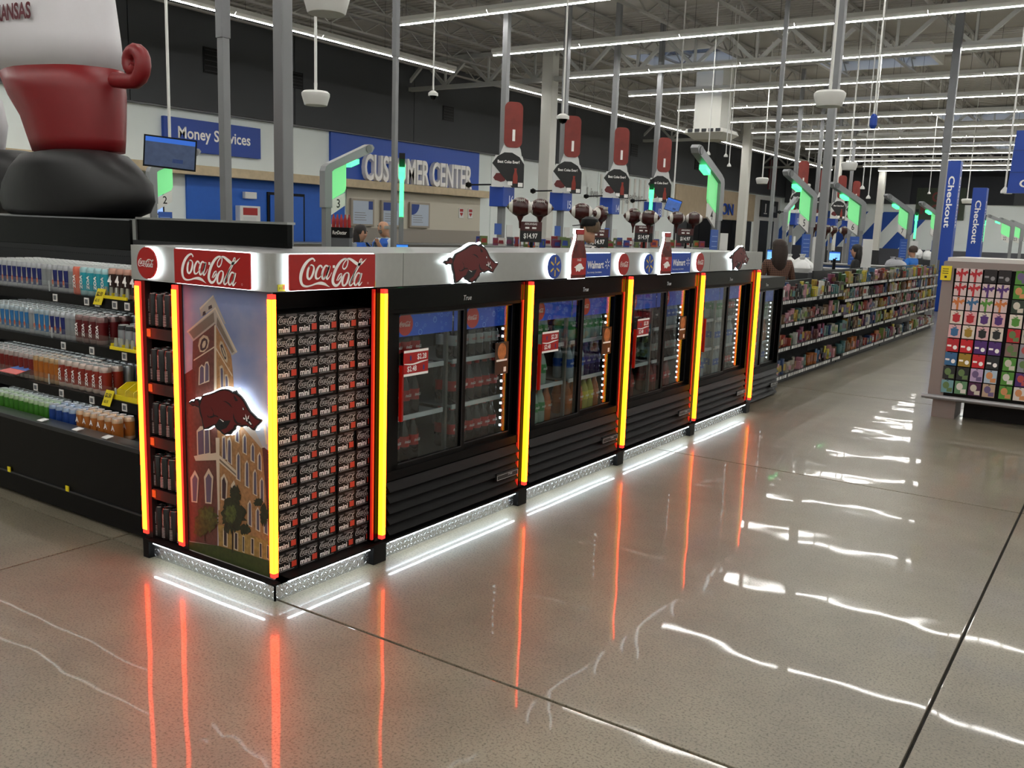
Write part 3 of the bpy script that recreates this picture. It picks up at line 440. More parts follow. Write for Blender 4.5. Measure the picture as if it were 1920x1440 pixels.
q = rp.color_ramp.elements.new(.8); q.color = (*lin('#878ba2'), 1); nt.links.new(rp.outputs[0], b.inputs['Base Color'])
pn = MB().box((-.622, -.002, .09), (-.004, .008, 1.33)).build('poster_panel', SKYM, K)
PM = {'tan': M('print tan brick', '#8f6842', .5, noise=.25, scale=60), 'brick': M('print red brick', '#54312a', .5, noise=.25, scale=60), 'brickr': M('print dark brick', '#4a201c', .5, noise=.25, scale=60),
      'eave': M('print eave', '#9c9388', .5), 'eaved': M('print eave shade', '#6a5f54', .5), 'cream': M('print cream', '#b9aa94', .5), 'creamo': M('print stone', '#a89880', .5), 'dark': M('print dark', '#2a2228', .5),
      'glass': M('print window', '#4d4a5c', .5), 'glass2': M('print roof', '#8f99a3', .5), 'stone': M('print stone base', '#8c713c', .5, noise=.3, scale=40), 'grass': M('print grass', '#2f3a12', .5, noise=.3, scale=50),
      'trunk': M('print trunk', '#1c120c', .5), 'leafd': M('print leaves', '#1c2411', .5, noise=.5, scale=60), 'leaf': M('print bush', '#3a3d17', .5, noise=.5, scale=60), 'leaf2': M('print leaf light', '#3f4a20', .5, noise=.5, scale=70)}
PN = {'tan': 'printed_wall', 'brick': 'printed_wall', 'brickr': 'printed_wall', 'eave': 'printed_eave', 'eaved': 'printed_soffit', 'cream': 'printed_trim', 'creamo': 'printed_trim', 'dark': 'printed_opening', 'glass': 'printed_window',
      'glass2': 'printed_roof', 'stone': 'printed_plinth', 'grass': 'printed_lawn', 'trunk': 'printed_trunk', 'leafd': 'printed_tree', 'leaf': 'printed_bush', 'leaf2': 'printed_leaves'}
order = [x for x in POSTER if x[0] in ('tan', 'brick', 'brickr') and min(p[1] for p in x[1]) < 600]+[x for x in POSTER if not (x[0] in ('tan', 'brick', 'brickr') and min(p[1] for p in x[1]) < 600)]
for i, (n, pts) in enumerate(order):
    fr_ = frame((0, -.002, 0), (1, 0, 0), (0, 0, 1), (0, -1, 0))
    MB().poly([(min(max(a/1000, -.62), -.006), max(c/1000, .092)) for a, c in pts], fr_, .0004+i*.00003).build(PN[n], PM[n], pn)
# glowing strips
def strip(x, y, nx, ny, z0=.122, z1=1.326, w=.024):
    """glowing bar: bright diffuser on the outward side, dimmer flanks"""
    wx, wy = (w, w) if nx else (.034, .01)
    s_ = MB().box((x-wx/2, y-wy/2, z0+.02), (x+wx/2, y+wy/2, z1-.02)).build('light_strip', STRIPS if nx else STRIPR, K)
    if nx: MB().box((x+wx/2, y-wy/2+.002, z0+.02), (x+wx/2+.003, y+wy/2-.002, z1-.02)).build('diffuser', STRIP, s_)
    if ny: MB().box((x-wx/2+.001, y-wy/2-.003, z0+.02), (x+wx/2-.001, y-wy/2, z1-.02)).build('diffuser', STRIP, s_)
    for a, c in ((z0, z0+.02), (z1-.02, z1)): MB().box((x-wx/2, y-wy/2, a), (x+wx/2, y+wy/2, c)).build('strip_end', STRIPE, s_)
strip(-.877, -.025, 0, 1); strip(-.603, -.025, 0, 1); strip(.02, -.02, 1, 1)
CH = M('strip channel', '#3a3434', .3, .6)
MB().box((-.9, -.008, .1), (-.85, .02, 1.335)).build('strip_channel', CH, K); MB().box((-.625, -.008, .1), (-.58, .02, 1.335)).build('strip_channel', CH, K)
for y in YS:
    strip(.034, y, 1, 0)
    MB().box((-.3, y-.028, .1), (.014, y+.028, ZF0)).build('post', BLKG, K); MB().box((.0, y-.046, .12), (.012, y-.034, 1.325)).build('strip_reflection', M('painted strip reflection', '#c01512', .3, emit=.35, ecol=(1, .03, .02)), K)  # thin glowing red bar stands in for the strip's reflection on the post
    MB().bbox((-.09, y-.055, 0), (.034, y+.035, .1), .004).build('leg', BLK, K)
MB().bbox((-.9, -.03, 0), (-.855, .1, .1), .004).build('leg', BLK, K)
# diamond plate kick board, led line and treads
DP = M('diamond plate', '#c9ccd0', .22, .9)
def treads(fr_, w, h):
    mb = MB(); nx = int(w/.026); nz_ = int(h/.02)
    for i in range(nx):
        for j in range(nz_):
            cx, cz = (i+.5)*w/nx, (j+.5)*h/nz_; s_ = 1 if (i+j) % 2 else -1; c_, sn = math.cos(math.pi/4*s_), math.sin(math.pi/4*s_); l, ww = .011, .0035
            P_ = [(cx+a*c_-bb*sn, cz+a*sn+bb*c_) for a, bb in ((-l, 0), (0, -ww), (l, 0), (0, ww))]
            mb.add([fr_(a, bb, 0) for a, bb in P_]+[fr_(cx, cz, .003)], [(0, 1, 4), (1, 2, 4), (2, 3, 4), (3, 0, 4)])
    return mb
kp = MB().box((-.86, -.0, .0), (.0, .006, .078)).build('kick_plate', DP, K); treads(frY(-.86, 0, 0), .86, .078).build('tread_pattern', DP, kp, kind='stuff')
kp = MB().box((-.008, .0, .0), (.0, 5.66, .078)).build('kick_plate', DP, K); treads(frX(0, 0, 0), 5.66, .078).build('tread_pattern', DP, kp, kind='stuff')
MB().box((-.82, -.03, .082), (-.04, -.02, .088)).build('floor_light', LED, K)
MB().box((.02, .05, .082), (.03, .56, .088)).build('floor_light', LED, K)
for a, c in zip(YS, YS[1:]): MB().box((.02, a+.07, .082), (.03, c-.08, .088)).build('floor_light', LED, K)
MB().box((-.88, -.035, .088), (.035, .05, .098)).build('skirt_ledge', BLK, K)
MB().box((-.05, .0, .088), (.035, 5.7, .098)).build('skirt_ledge', BLK, K)
# fascia
FA = M('fascia silver', '#a2a39f', .42, .3, noise=.03, scale=30)
MB().box((-.868, YK, ZF0), (.03, YK+.02, ZF1)).build('fascia_panel', FA, K)
co = [(.03, YK)]+[(.03+.03*math.sin(t*math.pi/12), YK+.03-.03*math.cos(t*math.pi/12)) for t in range(1, 7)]
cm = MB()
for (a, c), (a2, c2) in zip(co, co[1:]): cm.add([(a, c, ZF0), (a2, c2, ZF0), (a2, c2, ZF1), (a, c, ZF1)], [(0, 1, 2, 3)])
cm.build('fascia_corner', FA, K, True)
for a, c in ((YK+.03, .735), (.739, 4.44), (4.445, 5.665)): MB().box((XF-.02, a, ZF0), (XF, c, ZF1)).build('fascia_panel', FA, K)
MB().box((-.868, YK+.02, ZF0), (-.85, .75, ZF1)).build('fascia_return', FA, K); MB().box((-.8, 5.645, ZF0), (.04, 5.665, ZF1)).build('fascia_return', FA, K)
TOPM = M('counter grey', '#7d7d7c', .35, .3)
MB().box((-.868, YK+.02, ZF1-.012), (.04, .8, ZF1-.002)).build('canopy_top', TOPM, K); MB().box((-.78, .8, ZF1-.012), (.04, 5.66, ZF1-.002)).build('canopy_top', TOPM, K)
MB().box((-.868, YK+.02, ZF0+.002), (.04, .72, ZF0+.01)).build('canopy_soffit', BLK, K); MB().box((-.1, .72, ZF0+.002), (.04, 5.66, ZF0+.01)).build('canopy_soffit', BLK, K)
def halo(mbf, name, fr_, pts, grow, mat_, d=.022, dd=.03):
    """lit logo: a white led backing a little larger than the plate in front of it"""
    cx = sum(p[0] for p in pts)/len(pts); cy = sum(p[1] for p in pts)/len(pts)
    pl = MB().poly(pts, fr_, d, dd).build(name, mat_, K)
    MB().poly([(cx+(a-cx)*grow[0], cy+(c-cy)*grow[1]) for a, c in pts], fr_, .006, d-.002).build('backlight', HALO, pl)
    return pl
def coke_sign(fr_, w, h):
    pl = halo(None, 'cola_sign', fr_, rrect(0, 0, w, h, .006), (1.012, 1.035), COKER)
    MB().flat(COKE_V, fr_, .0312, w*.77, None, w*.5, h*.47).build('script_lettering', WHTP, pl)
    MB().flat(ring(.0035, .0045, 12), fr_, .0312, 1, None, w*.905, h*.13).build('trademark', WHTP, pl)
coke_sign(frX(XF, .014, 1.3435), .5, .146); coke_sign(frY(-.512, YK, 1.3435), .485, .146)
def coke_disc(fr_, r):
    pl = halo(None, 'cola_disc', fr_, circ(r), (1.03, 1.03), COKER); MB().flat(COKE_V, fr_, .0312, r*1.62).build('script_lettering', WHTP, pl)
coke_disc(frY(-.71, YK, 1.418), .07); coke_disc(frX(XF, 2.91, 1.415), .071); coke_disc(frX(XF, 4.182, 1.415), .071)
for y in (2.041, 3.285):
    f_ = frX(XF, y, 1.412); pl = halo(None, 'spark_disc', f_, circ(.07), (1.03, 1.03), WALB); MB().flat(spark(.058), f_, .0312).build('spark_mark', M('spark yellow', '#d9b44a', .5), pl)
def hog(fr_, w, name='boar_emblem', par=None):
    sc_ = lambda k: [(a*w, c*w) for a, c in HOGP[k]]
    if par is None:
        pl = MB().poly(sc_('out'), fr_, .022, .03).build(name, BLKP, K); MB().poly([(a*1.03, c*1.06+.002) for a, c in sc_('out')], fr_, .006, .02).build('backlight', HALO, pl)
    else: pl = par
    z = .0306
    MB().poly(sc_('in'), fr_, z).build('boar_body', REDD, pl)
    tl = [(-.47, .01), (-.44, .025), (-.41, .02), (-.395, .05), (-.37, .058), (-.345, .03), (-.35, .0), (-.4, .005), (-.44, .0)]
    MB().poly([(a*w, c*w) for a, c in tl], fr_, z).build('boar_tail', REDD, pl)
    for k in ('belly', 'l1', 'l2', 'l3', 'l4', 'l5', 'l6'): MB().poly(sc_(k), fr_, z+.0004).build('ink_line', BLKP, pl)
    for k in ('w1', 'w2', 'w3', 'w4', 'w5', 'w6'): MB().poly(sc_(k), fr_, z+.0008).build('tusk_mark', WHTP, pl)
hog(frY(-.265, -.012, .806), .48); hog(frX(XF, 1.232, 1.441), .465); hog(frX(XF, 5.012, 1.441), .46)
BOTP = [(-.5, 0), (.5, 0), (.5, .08), (.47, .12), (.5, .2), (.5, .46), (.44, .56), (.33, .68), (.25, .78), (.22, .86), (.22, .9), (.27, .905), (.27, 1.0), (-.27, 1.0), (-.27, .905), (-.22, .9), (-.22, .86), (-.25, .78), (-.33, .68), (-.44, .56), (-.5, .46), (-.5, .2), (-.47, .12), (-.5, .08)]
COLAB = M('bottle brown', '#5a1712', .25, noise=.3, scale=20)
for yc in (2.318, 3.565):
    f_ = frX(XF, yc, 1.338); bw, bh = .168, .292
    pl = halo(None, 'bottle_cutout', f_, [(a*bw, c*bh) for a, c in BOTP], (1.12, 1.03), COLAB)
    MB().poly(rrect(-.084, .02, .084, .122, .004), f_, .0306).build('bottle_label', COKER, pl)
    MB().poly([(-.27*bw, .905*bh), (.27*bw, .905*bh), (.27*bw, bh), (-.27*bw, bh)], f_, .0306).build('bottle_cap', COKER, pl)
    MB().poly([(-.25*bw, .78*bh), (.25*bw, .78*bh), (.22*bw, .895*bh), (-.22*bw, .895*bh)], f_, .0306).build('bottle_neck', M('frosted neck', '#b9aaa2', .4), pl)
    MB().poly([(a*.12+.0, c*.12+.065) for a, c in HOGP['out']], f_, .0309).build('boar_print', WHTP, pl)
    MB().flat(COKE_V, f_, .0309, .05, None, 0, .111).build('script_lettering', WHTP, pl)
for y0, y1 in ((2.405, 2.72), (3.655, 3.99)):
    f_ = frX(XF, y0, 1.343); wd = y1-y0; pl = halo(None, 'store_sign', f_, rrect(0, 0, wd, .145, .002), (1.01, 1.03), WALB)
    t = text('Walmart', .02); MB().flat(t, f_, .0312, fit(t, wd*.66), .045, wd*.37, .075).build('lettering', WHTP, pl)
    t = text('Save money. Live better.'); MB().flat(t, f_, .0312, fit(t, wd*.6), .012, wd*.34, .028).build('small_lettering', WHTP, pl)
    MB().flat(spark(.032), f_, .0312, wd/.32, 1, wd*.85, .078).build('spark_mark', WHTP, pl)
for y in (.0, .522):
    t = MB().box((XF+.001, y-.024, 1.341), (XF+.004, y+.022, 1.368)).build('price_tag', M('yellow tag', '#d8cf2a', .6), K)
    MB().box((XF+.004, y+.0, 1.348), (XF+.0045, y+.018, 1.366)).build('tag_print', M('orange print', '#b5541c', .6), t)
    tx = text('$12'); MB().flat(tx, frX(XF+.0046, y-.011, 1.354), 0, .008).build('price_lettering', BLKP, t)
# ---------------------------------------------------------------- cartons of mini cans
cn = thing('mini_can_carton', (0, 0, 0), 'x', 'carton', 'black mini can cartons stacked in the display')
CT = M('carton black', '#080607', .55, spec=.25)
MB().bbox((-.17, -.0575, 0), (-.0, .0575, .0935), .002).build('carton_body', CT, cn)
f_ = frX(0, 0, 0)
MB().flat(ribbons([[(a, c, max(6, ww*.55)) for a, c, ww in st] for st in COKE]), f_, .0008, .104, None, .0, .064).build('script_lettering', M('print bright', '#e6e4e1', .5), cn)
t = text('mini', .02); MB().flat(t, f_, .0008, .0255, .024, -.021, .0275).build('mini_lettering', WHTP, cn)
MB().poly([(.02, .016), (.049, .016), (.049, .043), (.02, .043)], f_, .0008).build('can_picture', M('print orange red', '#c23a24', .5), cn)
GL = MB()
for a, c, w_, h in ((-.05, .0125, .06, .0012), (-.05, .0085, .085, .0018), (-.01, .0425, .04, .0025), (-.05, .082, .028, .003)): GL.poly([(a, c), (a+w_, c), (a+w_, c+h), (a, c+h)], f_, .0008)
GL.build('fine_print', GREYP, cn, kind='stuff')
MB().poly(rrect(-.012, .081, .05, .0915, .004), f_, .0008).build('handle_flap', M('print dark grey', '#4a4748', .5), cn)
freeze(cn); used = False
for r in range(12):
    for c in range(5):
        lab = 'black mini can carton, %s row from the top, %s column from the left' % (ordn(12-r), ordn(c+1))
        loc = (-.03+R.uniform(-.006, .006), .105+c*.119+R.uniform(-.002, .002), .097+r*.0952)
        if not used: cn.location = loc; cn['label'] = lab; used = True
        else: dup(cn, loc, None, lab)
# ---------------------------------------------------------------- slim black cans on the narrow side shelves
LID = M('can lid', '#b8b9ba', .25, .9)
def can_proto(name, r, h, mats_, cat, group):
    c = thing(name, (0, 0, 0), 'x', cat, group)
    MB().lathe([(r*.82, 0), (r*.98, .006), (r, .012), (r, h-.014), (r*.86, h-.003)], n=14).build('can_body', mats_, c, True)
    MB().lathe([(r*.86, h-.003), (r*.86, h), (r*.8, h), (r*.78, h-.004), (.0001, h-.004)], n=14).build('can_lid', LID, c, True)
    MB().box((-.006, -.012, h-.004), (.006, .006, h-.001)).build('pull_tab', LID, c)
    return c
sk = can_proto('slim_cola_can', .0285, .156, M('can black', '#0d0b0c', .3), 'can', 'slim black cola cans on the side shelves')
fc = frame((0, -.0287, 0), (1, 0, 0), (0, 0, 1), (0, -1, 0))
rot = ([(-c, a) for a, c in COKE_V[0]], COKE_V[1])
MB().flat(rot, fc, .0004, .03, .06, 0, .105).build('script_lettering', M('print silver', '#bdbab8', .5), sk)
g_ = MB()
for k in range(7): g_.poly([(-.012, .012+k*.0075), (.012, .0155+k*.0075), (.012, .018+k*.0075), (-.012, .0145+k*.0075)], fc, .0004)
g_.build('stripe_print', M('print silver', '#bdbab8', .5), sk, kind='stuff')
freeze(sk); used = False
for s_, z in enumerate((1.115, .857, .6, .345, .095)):
    for c in range(4):
        for d in range(4):
            lab = 'slim black cola can, %s shelf down, %s from left, %s from the front' % (ordn(s_+1), ordn(c+1), ordn(d+1))
            loc = (-.848+c*.0585, .036+d*.06, z+.001)
            if not used: sk.location = loc; sk['label'] = lab; used = True
            else: dup(sk, loc, None, lab)
# ================================================================= sliding-door coolers
BODY = M('cooler black', '#050404', .52, spec=.13); INN = M('cooler liner', '#2c2d2f', .5); ALU = M('door trim', '#3a3a3c', .3, .7); WSH = M('white wire shelf', '#c9ccce', .4)
HDR = M('header blue', '#1a3fa0', .4, emit=.22, ecol=(.03, .12, .62)); BUB = M('bubble print', '#7fa2e0', .4, emit=.12, ecol=(.3, .45, .9)); HDISC = M('header red', '#b81a18', .4, emit=.12, ecol=(.8, .08, .05))
def cooler(name):
    c = thing(name, (0, 0, 0), 'x', 'cooler', 'black sliding door coolers')
    W, Z0, Z1, D = 1.186, .098, 1.326, .68
    MB().box((-D, 0, Z0), (-D+.04, W, Z1)).box((-D+.04, 0, Z0), (0, .03, Z1)).box((-D+.04, W-.03, Z0), (0, W, Z1)).box((-D+.04, .03, Z1-.03), (-.0, W-.03, Z1)).box((-D+.04, .03, .36), (-.0, W-.03, .4)).build('cabinet', BODY, c)
    MB().box((-D+.04, .03, .4), (-D+.05, W-.03, Z1-.03)).build('back_liner', INN, c); MB().box((-D+.05, .03, .4), (-.06, W-.03, .405)).build('floor_liner', INN, c)
    MB().box((-.055, .03, 1.205), (.004, W-.03, 1.3)).build('header_rail', BODY, c)
    MB().box((.004, .0, 1.222), (.012, W, Z1)).build('header_cover', BLKG, c)
    MB().box((-.055, .0, .385), (.006, W, .43)).build('sill_rail', BODY, c)
    MB().box((-.06, .0, .43), (.004, .03, 1.21)).build('side_stile', BODY, c); MB().box((-.06, W-.03, .43), (.004, W, 1.21)).build('side_stile', BODY, c)
    # sliding doors: left one in front
    for nm, ya, yb, x0 in (('L', .035, .66, -.02), ('R', .64, 1.155, -.05)):
        d = MB().box((x0, ya, .43), (x0+.018, ya+.085 if nm == 'L' else ya+.045, 1.21)).box((x0, yb-.03, .43), (x0+.018, yb, 1.21)).box((x0, ya+.04, .43), (x0+.018, yb-.03, .455)).box((x0, ya+.04, 1.195), (x0+.018, yb-.03, 1.21)).build('sliding_door', BODY, c)
        a = ya+(.085 if nm == 'L' else .045)
        MB().box((x0+.006, a, .455), (x0+.011, yb-.03, 1.195)).build('glass_pane', PANE, d)
        for q0, q1 in (((x0+.018, a, .453), (x0+.021, yb-.03, .459)), ((x0+.018, a, 1.191), (x0+.021, yb-.03, 1.197)), ((x0+.018, yb-.034, .455), (x0+.021, yb-.028, 1.195))): MB().box(q0, q1).build('pane_bead', ALU, d)
    MB().bbox((.0, .118, .672), (.022, .132, .95), .004).build('door_handle', M('handle painted strip glow', '#8c0d0c', .3), c)  # black handle; the neon strip's red light is painted into its colour
    # lit header inside
    for ya, yb in ((.1, .64), (.66, 1.14)):
        h = MB().box((-.09, ya, 1.072), (-.085, yb, 1.2)).build('lit_header', HDR, c); f_ = frX(-.0845, ya, 1.072); wd = yb-ya
        MB().poly([(x_+.16, y_+.062) for x_, y_ in circ(.058)], f_, .0).build('cola_disc', HDISC, h)
        MB().flat(COKE_V, f_, .0006, .085, None, .16, .062).build('script_lettering', WHTP, h)
        rr = random.Random(5)
        for k in range(16):
            r_ = rr.choice((.006, .008, .011, .015)); MB().flat(ring(r_*.8, r_, 14), f_, .0003, 1, None, rr.uniform(.24, wd-.02), rr.uniform(.015, .112)).build('bubble', BUB, h)
    # louvred grille
    MB().box((-.03, .0, Z0), (.0, W, .385)).build('grille_back', BODY, c)
    for k in range(5):
        z = .112+k*.054
        MB().add([(.001, .03, z), (.001, W-.03, z), (.032, W-.03, z+.008), (.032, .03, z+.008), (.001, .03, z+.05), (.001, W-.03, z+.05)], [(0, 1, 2, 3), (3, 2, 5, 4), (0, 3, 4), (1, 5, 2)]).build('louver', BODY, c)
    t = text('True', .01, .25); MB().flat(t, frX(.013, .64, 1.258), 0, .026).build('maker_lettering', M('chrome print', '#c9c9c9', .4), c)
    bp_ = MB().box((.02, .93, .205), (.036, 1.14, .243)).build('badge', M('badge black', '#1c1c1c', .3), c)
    MB().flat(t, frX(.0365, 1.06, .226), 0, .016).build('badge_lettering', M('chrome print', '#c9c9c9', .4), bp_)
    MB().poly([(0, 0), (.21, 0), (.21, .028), (0, .028), (0, .002), (.003, .002), (.003, .026), (.207, .026), (.207, .002), (0, .002)], frX(.0365, .93, .205), 0).build('badge_rim', M('chrome print', '#c9c9c9', .4), bp_)
    # white coated shelves
    for z in (.648, .9):
        for ya, yb in ((.04, .6), (.68, 1.14)):
            s_ = MB().box((-.6, ya, z-.006), (-.115, yb, z)).build('shelf', M('shelf grey', '#6f7274', .5), c)
            MB().box((-.115, ya, z-.012), (-.105, yb, z+.012)).build('shelf_front', WSH, s_)
    dots = MB()
    for k in range(14): dots.box((-.112, W-.044, .47+k*.044), (-.102, W-.036, .482+k*.044))
    dots.build('led_dots', M('cooler led', '#ffffff', .5, emit=7, ecol=(.85, .95, 1)), c, kind='stuff')
    MB().box((-.2, .035, 1.18), (-.12, W-.05, 1.19)).build('inner_light', M('cooler led top', '#ffffff', .5, emit=1.6, ecol=(.85, .95, 1)), c)
    MB().box((-.12, .61, .41), (-.1, .63, 1.19)).build('shelf_standard', STEEL, c)
    return freeze(c)
CY = [a+.03 for a in YS]
ck = ['nearest black cola cooler beside the carton stack', 'second black cooler, stocked with green lemon soda', 'third black cooler with red price sheet and dim stock', 'fourth black cooler at the far end under the fascia', 'lower black cooler beyond the last glowing strip']
c0 = cooler('sliding_door_cooler'); c0.location = (0, CY[0], 0); c0['label'] = ck[0]
for i in range(1, 5): dup(c0, (-.0 if i < 4 else -.12, CY[i], 0 if i < 4 else -.095), None, ck[i])
# stickers on the doors
def price_sheet(y, lab):
    s_ = MB().box((.024, y, .895), (.026, y+.185, 1.022)).build('price_sheet', COKER); tag(s_, lab, 'price sheet')
    f_ = frX(.0265, y, .895)
    for a, c in ((0, .012), (.115, .127)): MB().poly([(0, a), (.185, a), (.185, c), (0, c)], f_).build('white_band', WHTP, s_)
    MB().flat(ribbons([[(-500, 0, 20), (-150, -30, 40), (200, 10, 45), (500, 30, 12)]]), f_, .0003, .18, None, .0925, .062).build('ribbon_print', WHTP, s_)
    for tx, x_, y_ in (('$2.28', .135, .092), ('$2.48', .06, .036)): t = text(tx, .02); MB().flat(t, f_, .0004, fit(t, .07), .026, x_, y_).build('price_lettering', WHTP, s_)
    for x_, y_ in ((.05, .076), (.15, .022)): MB().poly([(x_-.006, y_), (x_+.006, y_), (x_+.006, y_+.018), (x_+.002, y_+.026), (x_-.002, y_+.026), (x_-.006, y_+.018)], f_, .0004).build('bottle_print', M('print blue', '#2a2f6e', .5), s_)
price_sheet(.79, 'red two-price sheet stuck on the nearest cooler door'); price_sheet(CY[1]+.125, 'red two-price sheet stuck on the second cooler door'); price_sheet(CY[2]+.125, 'red price sheet stuck on the third cooler door')
for i in range(3):
    y = CY[i]+.965
    s_ = MB().box((-.03, y, .802), (-.028, y+.13, .985)).build('promo_sticker', M('sticker black', '#161012', .4)); tag(s_, 'dark promotional sticker on the right door of the %s cooler' % ('nearest', 'second', 'third')[i], 'sticker')
    f_ = frX(-.0275, y, .802)
    MB().poly([(a+.065, c+.13) for a, c in circ(.042, 18, 1, 1.15)], f_).build('warm_print', M('print amber', '#a8683c', .5, noise=.4, scale=30), s_)
    MB().poly([(.012, .075), (.118, .075), (.118, .086), (.012, .086)], f_, .0003).build('banner_print', WHTP, s_)
    MB().poly([(.085, .012), (.11, .012), (.11, .04), (.085, .04)], f_, .0003).build('code_patch', WHTP, s_)
# bottles
def bottle(name, liq, lab_, capm, r=.034, h=.232, mat_label=None):
    b_ = thing(name, (0, 0, 0), 'x', 'bottle', 'bottles in the coolers')
    MB().lathe([(r*.7, 0), (r, .012), (r, h*.3), (r*.93, h*.4), (r, h*.56), (r*.82, h*.7), (r*.5, h*.82), (r*.38, h*.9), (r*.38, h*.93)], n=14).build('bottle_body', liq, b_, True)
    MB().lathe([(r*1.015, h*.34), (r*.97, h*.4), (r*1.03, h*.55), (r*.98, h*.58)], n=14).build('bottle_label', lab_, b_, True)
    MB().lathe([(r*.45, h*.915), (r*.46, h*.99), (r*.4, h)], n=12).build('bottle_cap', capm, b_, True)
    f_ = frame((r*1.04, 0, 0), (0, 1, 0), (0, 0, 1), (1, 0, 0))
    MB().flat(COKE_V, f_, .0006, r*1.35, None, 0, h*.46).build('label_lettering', mat_label or WHTP, b_)
    return freeze(b_)
liqC = M('cola liquid', '#1b0a07', .08, spec=.8); liqS = M('clear soda', '#8fa89a', .06, spec=.9); liqO = M('orange soda', '#a5521c', .1); liqP = M('purple soda', '#3a2a55', .1); liqY = M('yellow soda', '#a8a044', .1); liqW = M('water clear', '#98a3ab', .05, spec=.9); liqR = M('red soda', '#6e1414', .1)
LR = M('label red', '#a41513', .4); LG = M('label green', '#1d7a3a', .4); LS = M('label silver', '#9a9a98', .3, .5); LO = M('label orange', '#b65a1e', .4); LP = M('label purple', '#4b3a86', .4); LY = M('label yellow', '#c9b92b', .4); LB = M('label blue', '#2b55a8', .4); LK = M('label black', '#151315', .4)
BT = {'cola': bottle('cola_bottle', liqC, LR, COKER), 'diet': bottle('cola_bottle', liqC, LS, M('cap grey', '#77787a', .4), mat_label=COKER), 'lemon': bottle('soda_bottle', liqS, LG, LG), 'orange': bottle('soda_bottle', liqO, LO, LO),
      'purple': bottle('soda_bottle', liqP, LP, LP), 'yellow': bottle('soda_bottle', liqY, LY, LK), 'water': bottle('water_bottle', liqW, LB, WHT), 'zero': bottle('cola_bottle', liqC, LK, BLK), 'red': bottle('soda_bottle', liqR, LR, BLK)}
BN = {'cola': 'red-label cola bottle', 'diet': 'silver-label cola bottle', 'lemon': 'green-label lemon soda bottle', 'orange': 'orange soda bottle', 'purple': 'purple soda bottle', 'yellow': 'yellow soda bottle', 'water': 'clear water bottle', 'zero': 'black-label cola bottle', 'red': 'red soda bottle'}
BU = set()
def place_bottle(kind, loc, lab):
    b_ = BT[kind]
    if kind not in BU: BU.add(kind); b_.location = loc; b_['label'] = lab; return b_
    return dup(b_, loc, None, lab)
STOCK = [  # per cooler: (left door shelves top/mid/low), (right door shelves)
    ((['cola']*5, ['cola']*5, ['cola']*5), (['diet']*6, ['cola']*6, ['cola']*6)),
    ((['lemon']*5, ['lemon']*5, ['lemon']*5+['orange']), (['lemon']*6, ['water']*3+['purple']*3, ['orange']*3+['yellow']*2+['orange'])),
    ((['zero']*5, ['diet']*5, ['red']*5), (['zero']*3+['water']*3, ['diet']*6, ['red']*5)),
    ((['yellow']*3+['lemon']*2, ['water']*5, ['water']*6), (['lemon']*3+['cola']*3, ['water']*6, ['water']*3+['cola']*3)),
    ((['orange']*5, ['red']*4+['yellow'], ['purple']*5), (['yellow']*3+['lemon']*3, ['lemon']*2+['orange']*4, ['purple']*3+['water']*3))]
CN = ('nearest', 'second', 'third', 'fourth', 'farthest')
for ci, (lft, rgt) in enumerate(STOCK):
    dx, dz = (0, 0) if ci < 4 else (-.12, -.095)
    for side, rows, ya in (('left', lft, .075), ('right', rgt, .705)):
        for si, (lst, z) in enumerate(zip(rows, (.901, .649, .406))):
            for k, kind in enumerate(lst):
                for d in range(2):
                    lab = '%s, %s from left, %s, %s shelf, %s door, %s cooler' % (BN[kind], ordn(k+1), ('front', 'behind')[d], ('top', 'middle', 'bottom')[si], side, CN[ci])
                    place_bottle(kind, (-.155-d*.078+dx, CY[ci]+ya+.035+k*.0745, z+.001+dz), lab)
# ================================================================= open energy-drink cooler on the left
XM0, XM1 = -4.6, -.905
Mr = thing('open_drink_cooler', (-2.6, .6, 0), 'long black open-front cooler filled with energy drink cans', 'open cooler')
MBK = M('cooler base black', '#060506', .4, spec=.18)
MB().box((XM0, .1, .02), (XM1, .16, .15)).build('toe_panel', MBK, Mr); MB().box((XM0, .07, .15), (XM1, .14, .47)).build('front_panel', MBK, Mr)
MB().box((XM0, .062, .146), (XM1, .075, .154)).build('bumper_rail', M('bumper grey', '#3c3c3e', .3, .4), Mr)
MB().bbox((XM0, .06, .465), (XM1, .16, .49), .006).build('front_ledge', M('ledge grey', '#2e2f31', .3, .3), Mr)
MB().box((XM0, .14, .36), (XM1, .95, .44)).build('bottom_deck', M('deck grey', '#1c1c1e', .5), Mr)
MB().box((XM0, .95, .02), (XM1, 1.0, 1.4)).build('back_panel', M('back grey', '#1d1e20', .5), Mr)
holes = MB()
for i in range(150): holes.box((XM1-.02-i*.025, .9485, 1.36), (XM1-.028-i*.025, .95, 1.366))
holes.build('perforation', BLKP, Mr, kind='stuff')
MB().box((XM1-.012, .1, .02), (XM1, .98, 1.3)).build('end_panel', MBK, Mr); MB().box((XM0, .1, .02), (XM0+.012, .98, 1.3)).build('end_panel', MBK, Mr)
MB().box((XM0, .98, 1.4), (-2.46, 1.0, 1.595)).build('header_board', BLKG, Mr); MB().box((XM0, .975, 1.59), (-2.46, 1.005, 1.6)).build('header_trim', GREYM, Mr)
MB().box((XM0, 1.0, .02), (-2.5, 1.95, 1.6)).build('rear_case', M('rear case', '#1a1a1c', .5), Mr)
LEDM = M('case led', '#ffffff', .5, emit=7, ecol=(.95, 1, .97))
SHZ = ((1.19, .27), (.925, .27), (.66, .24))
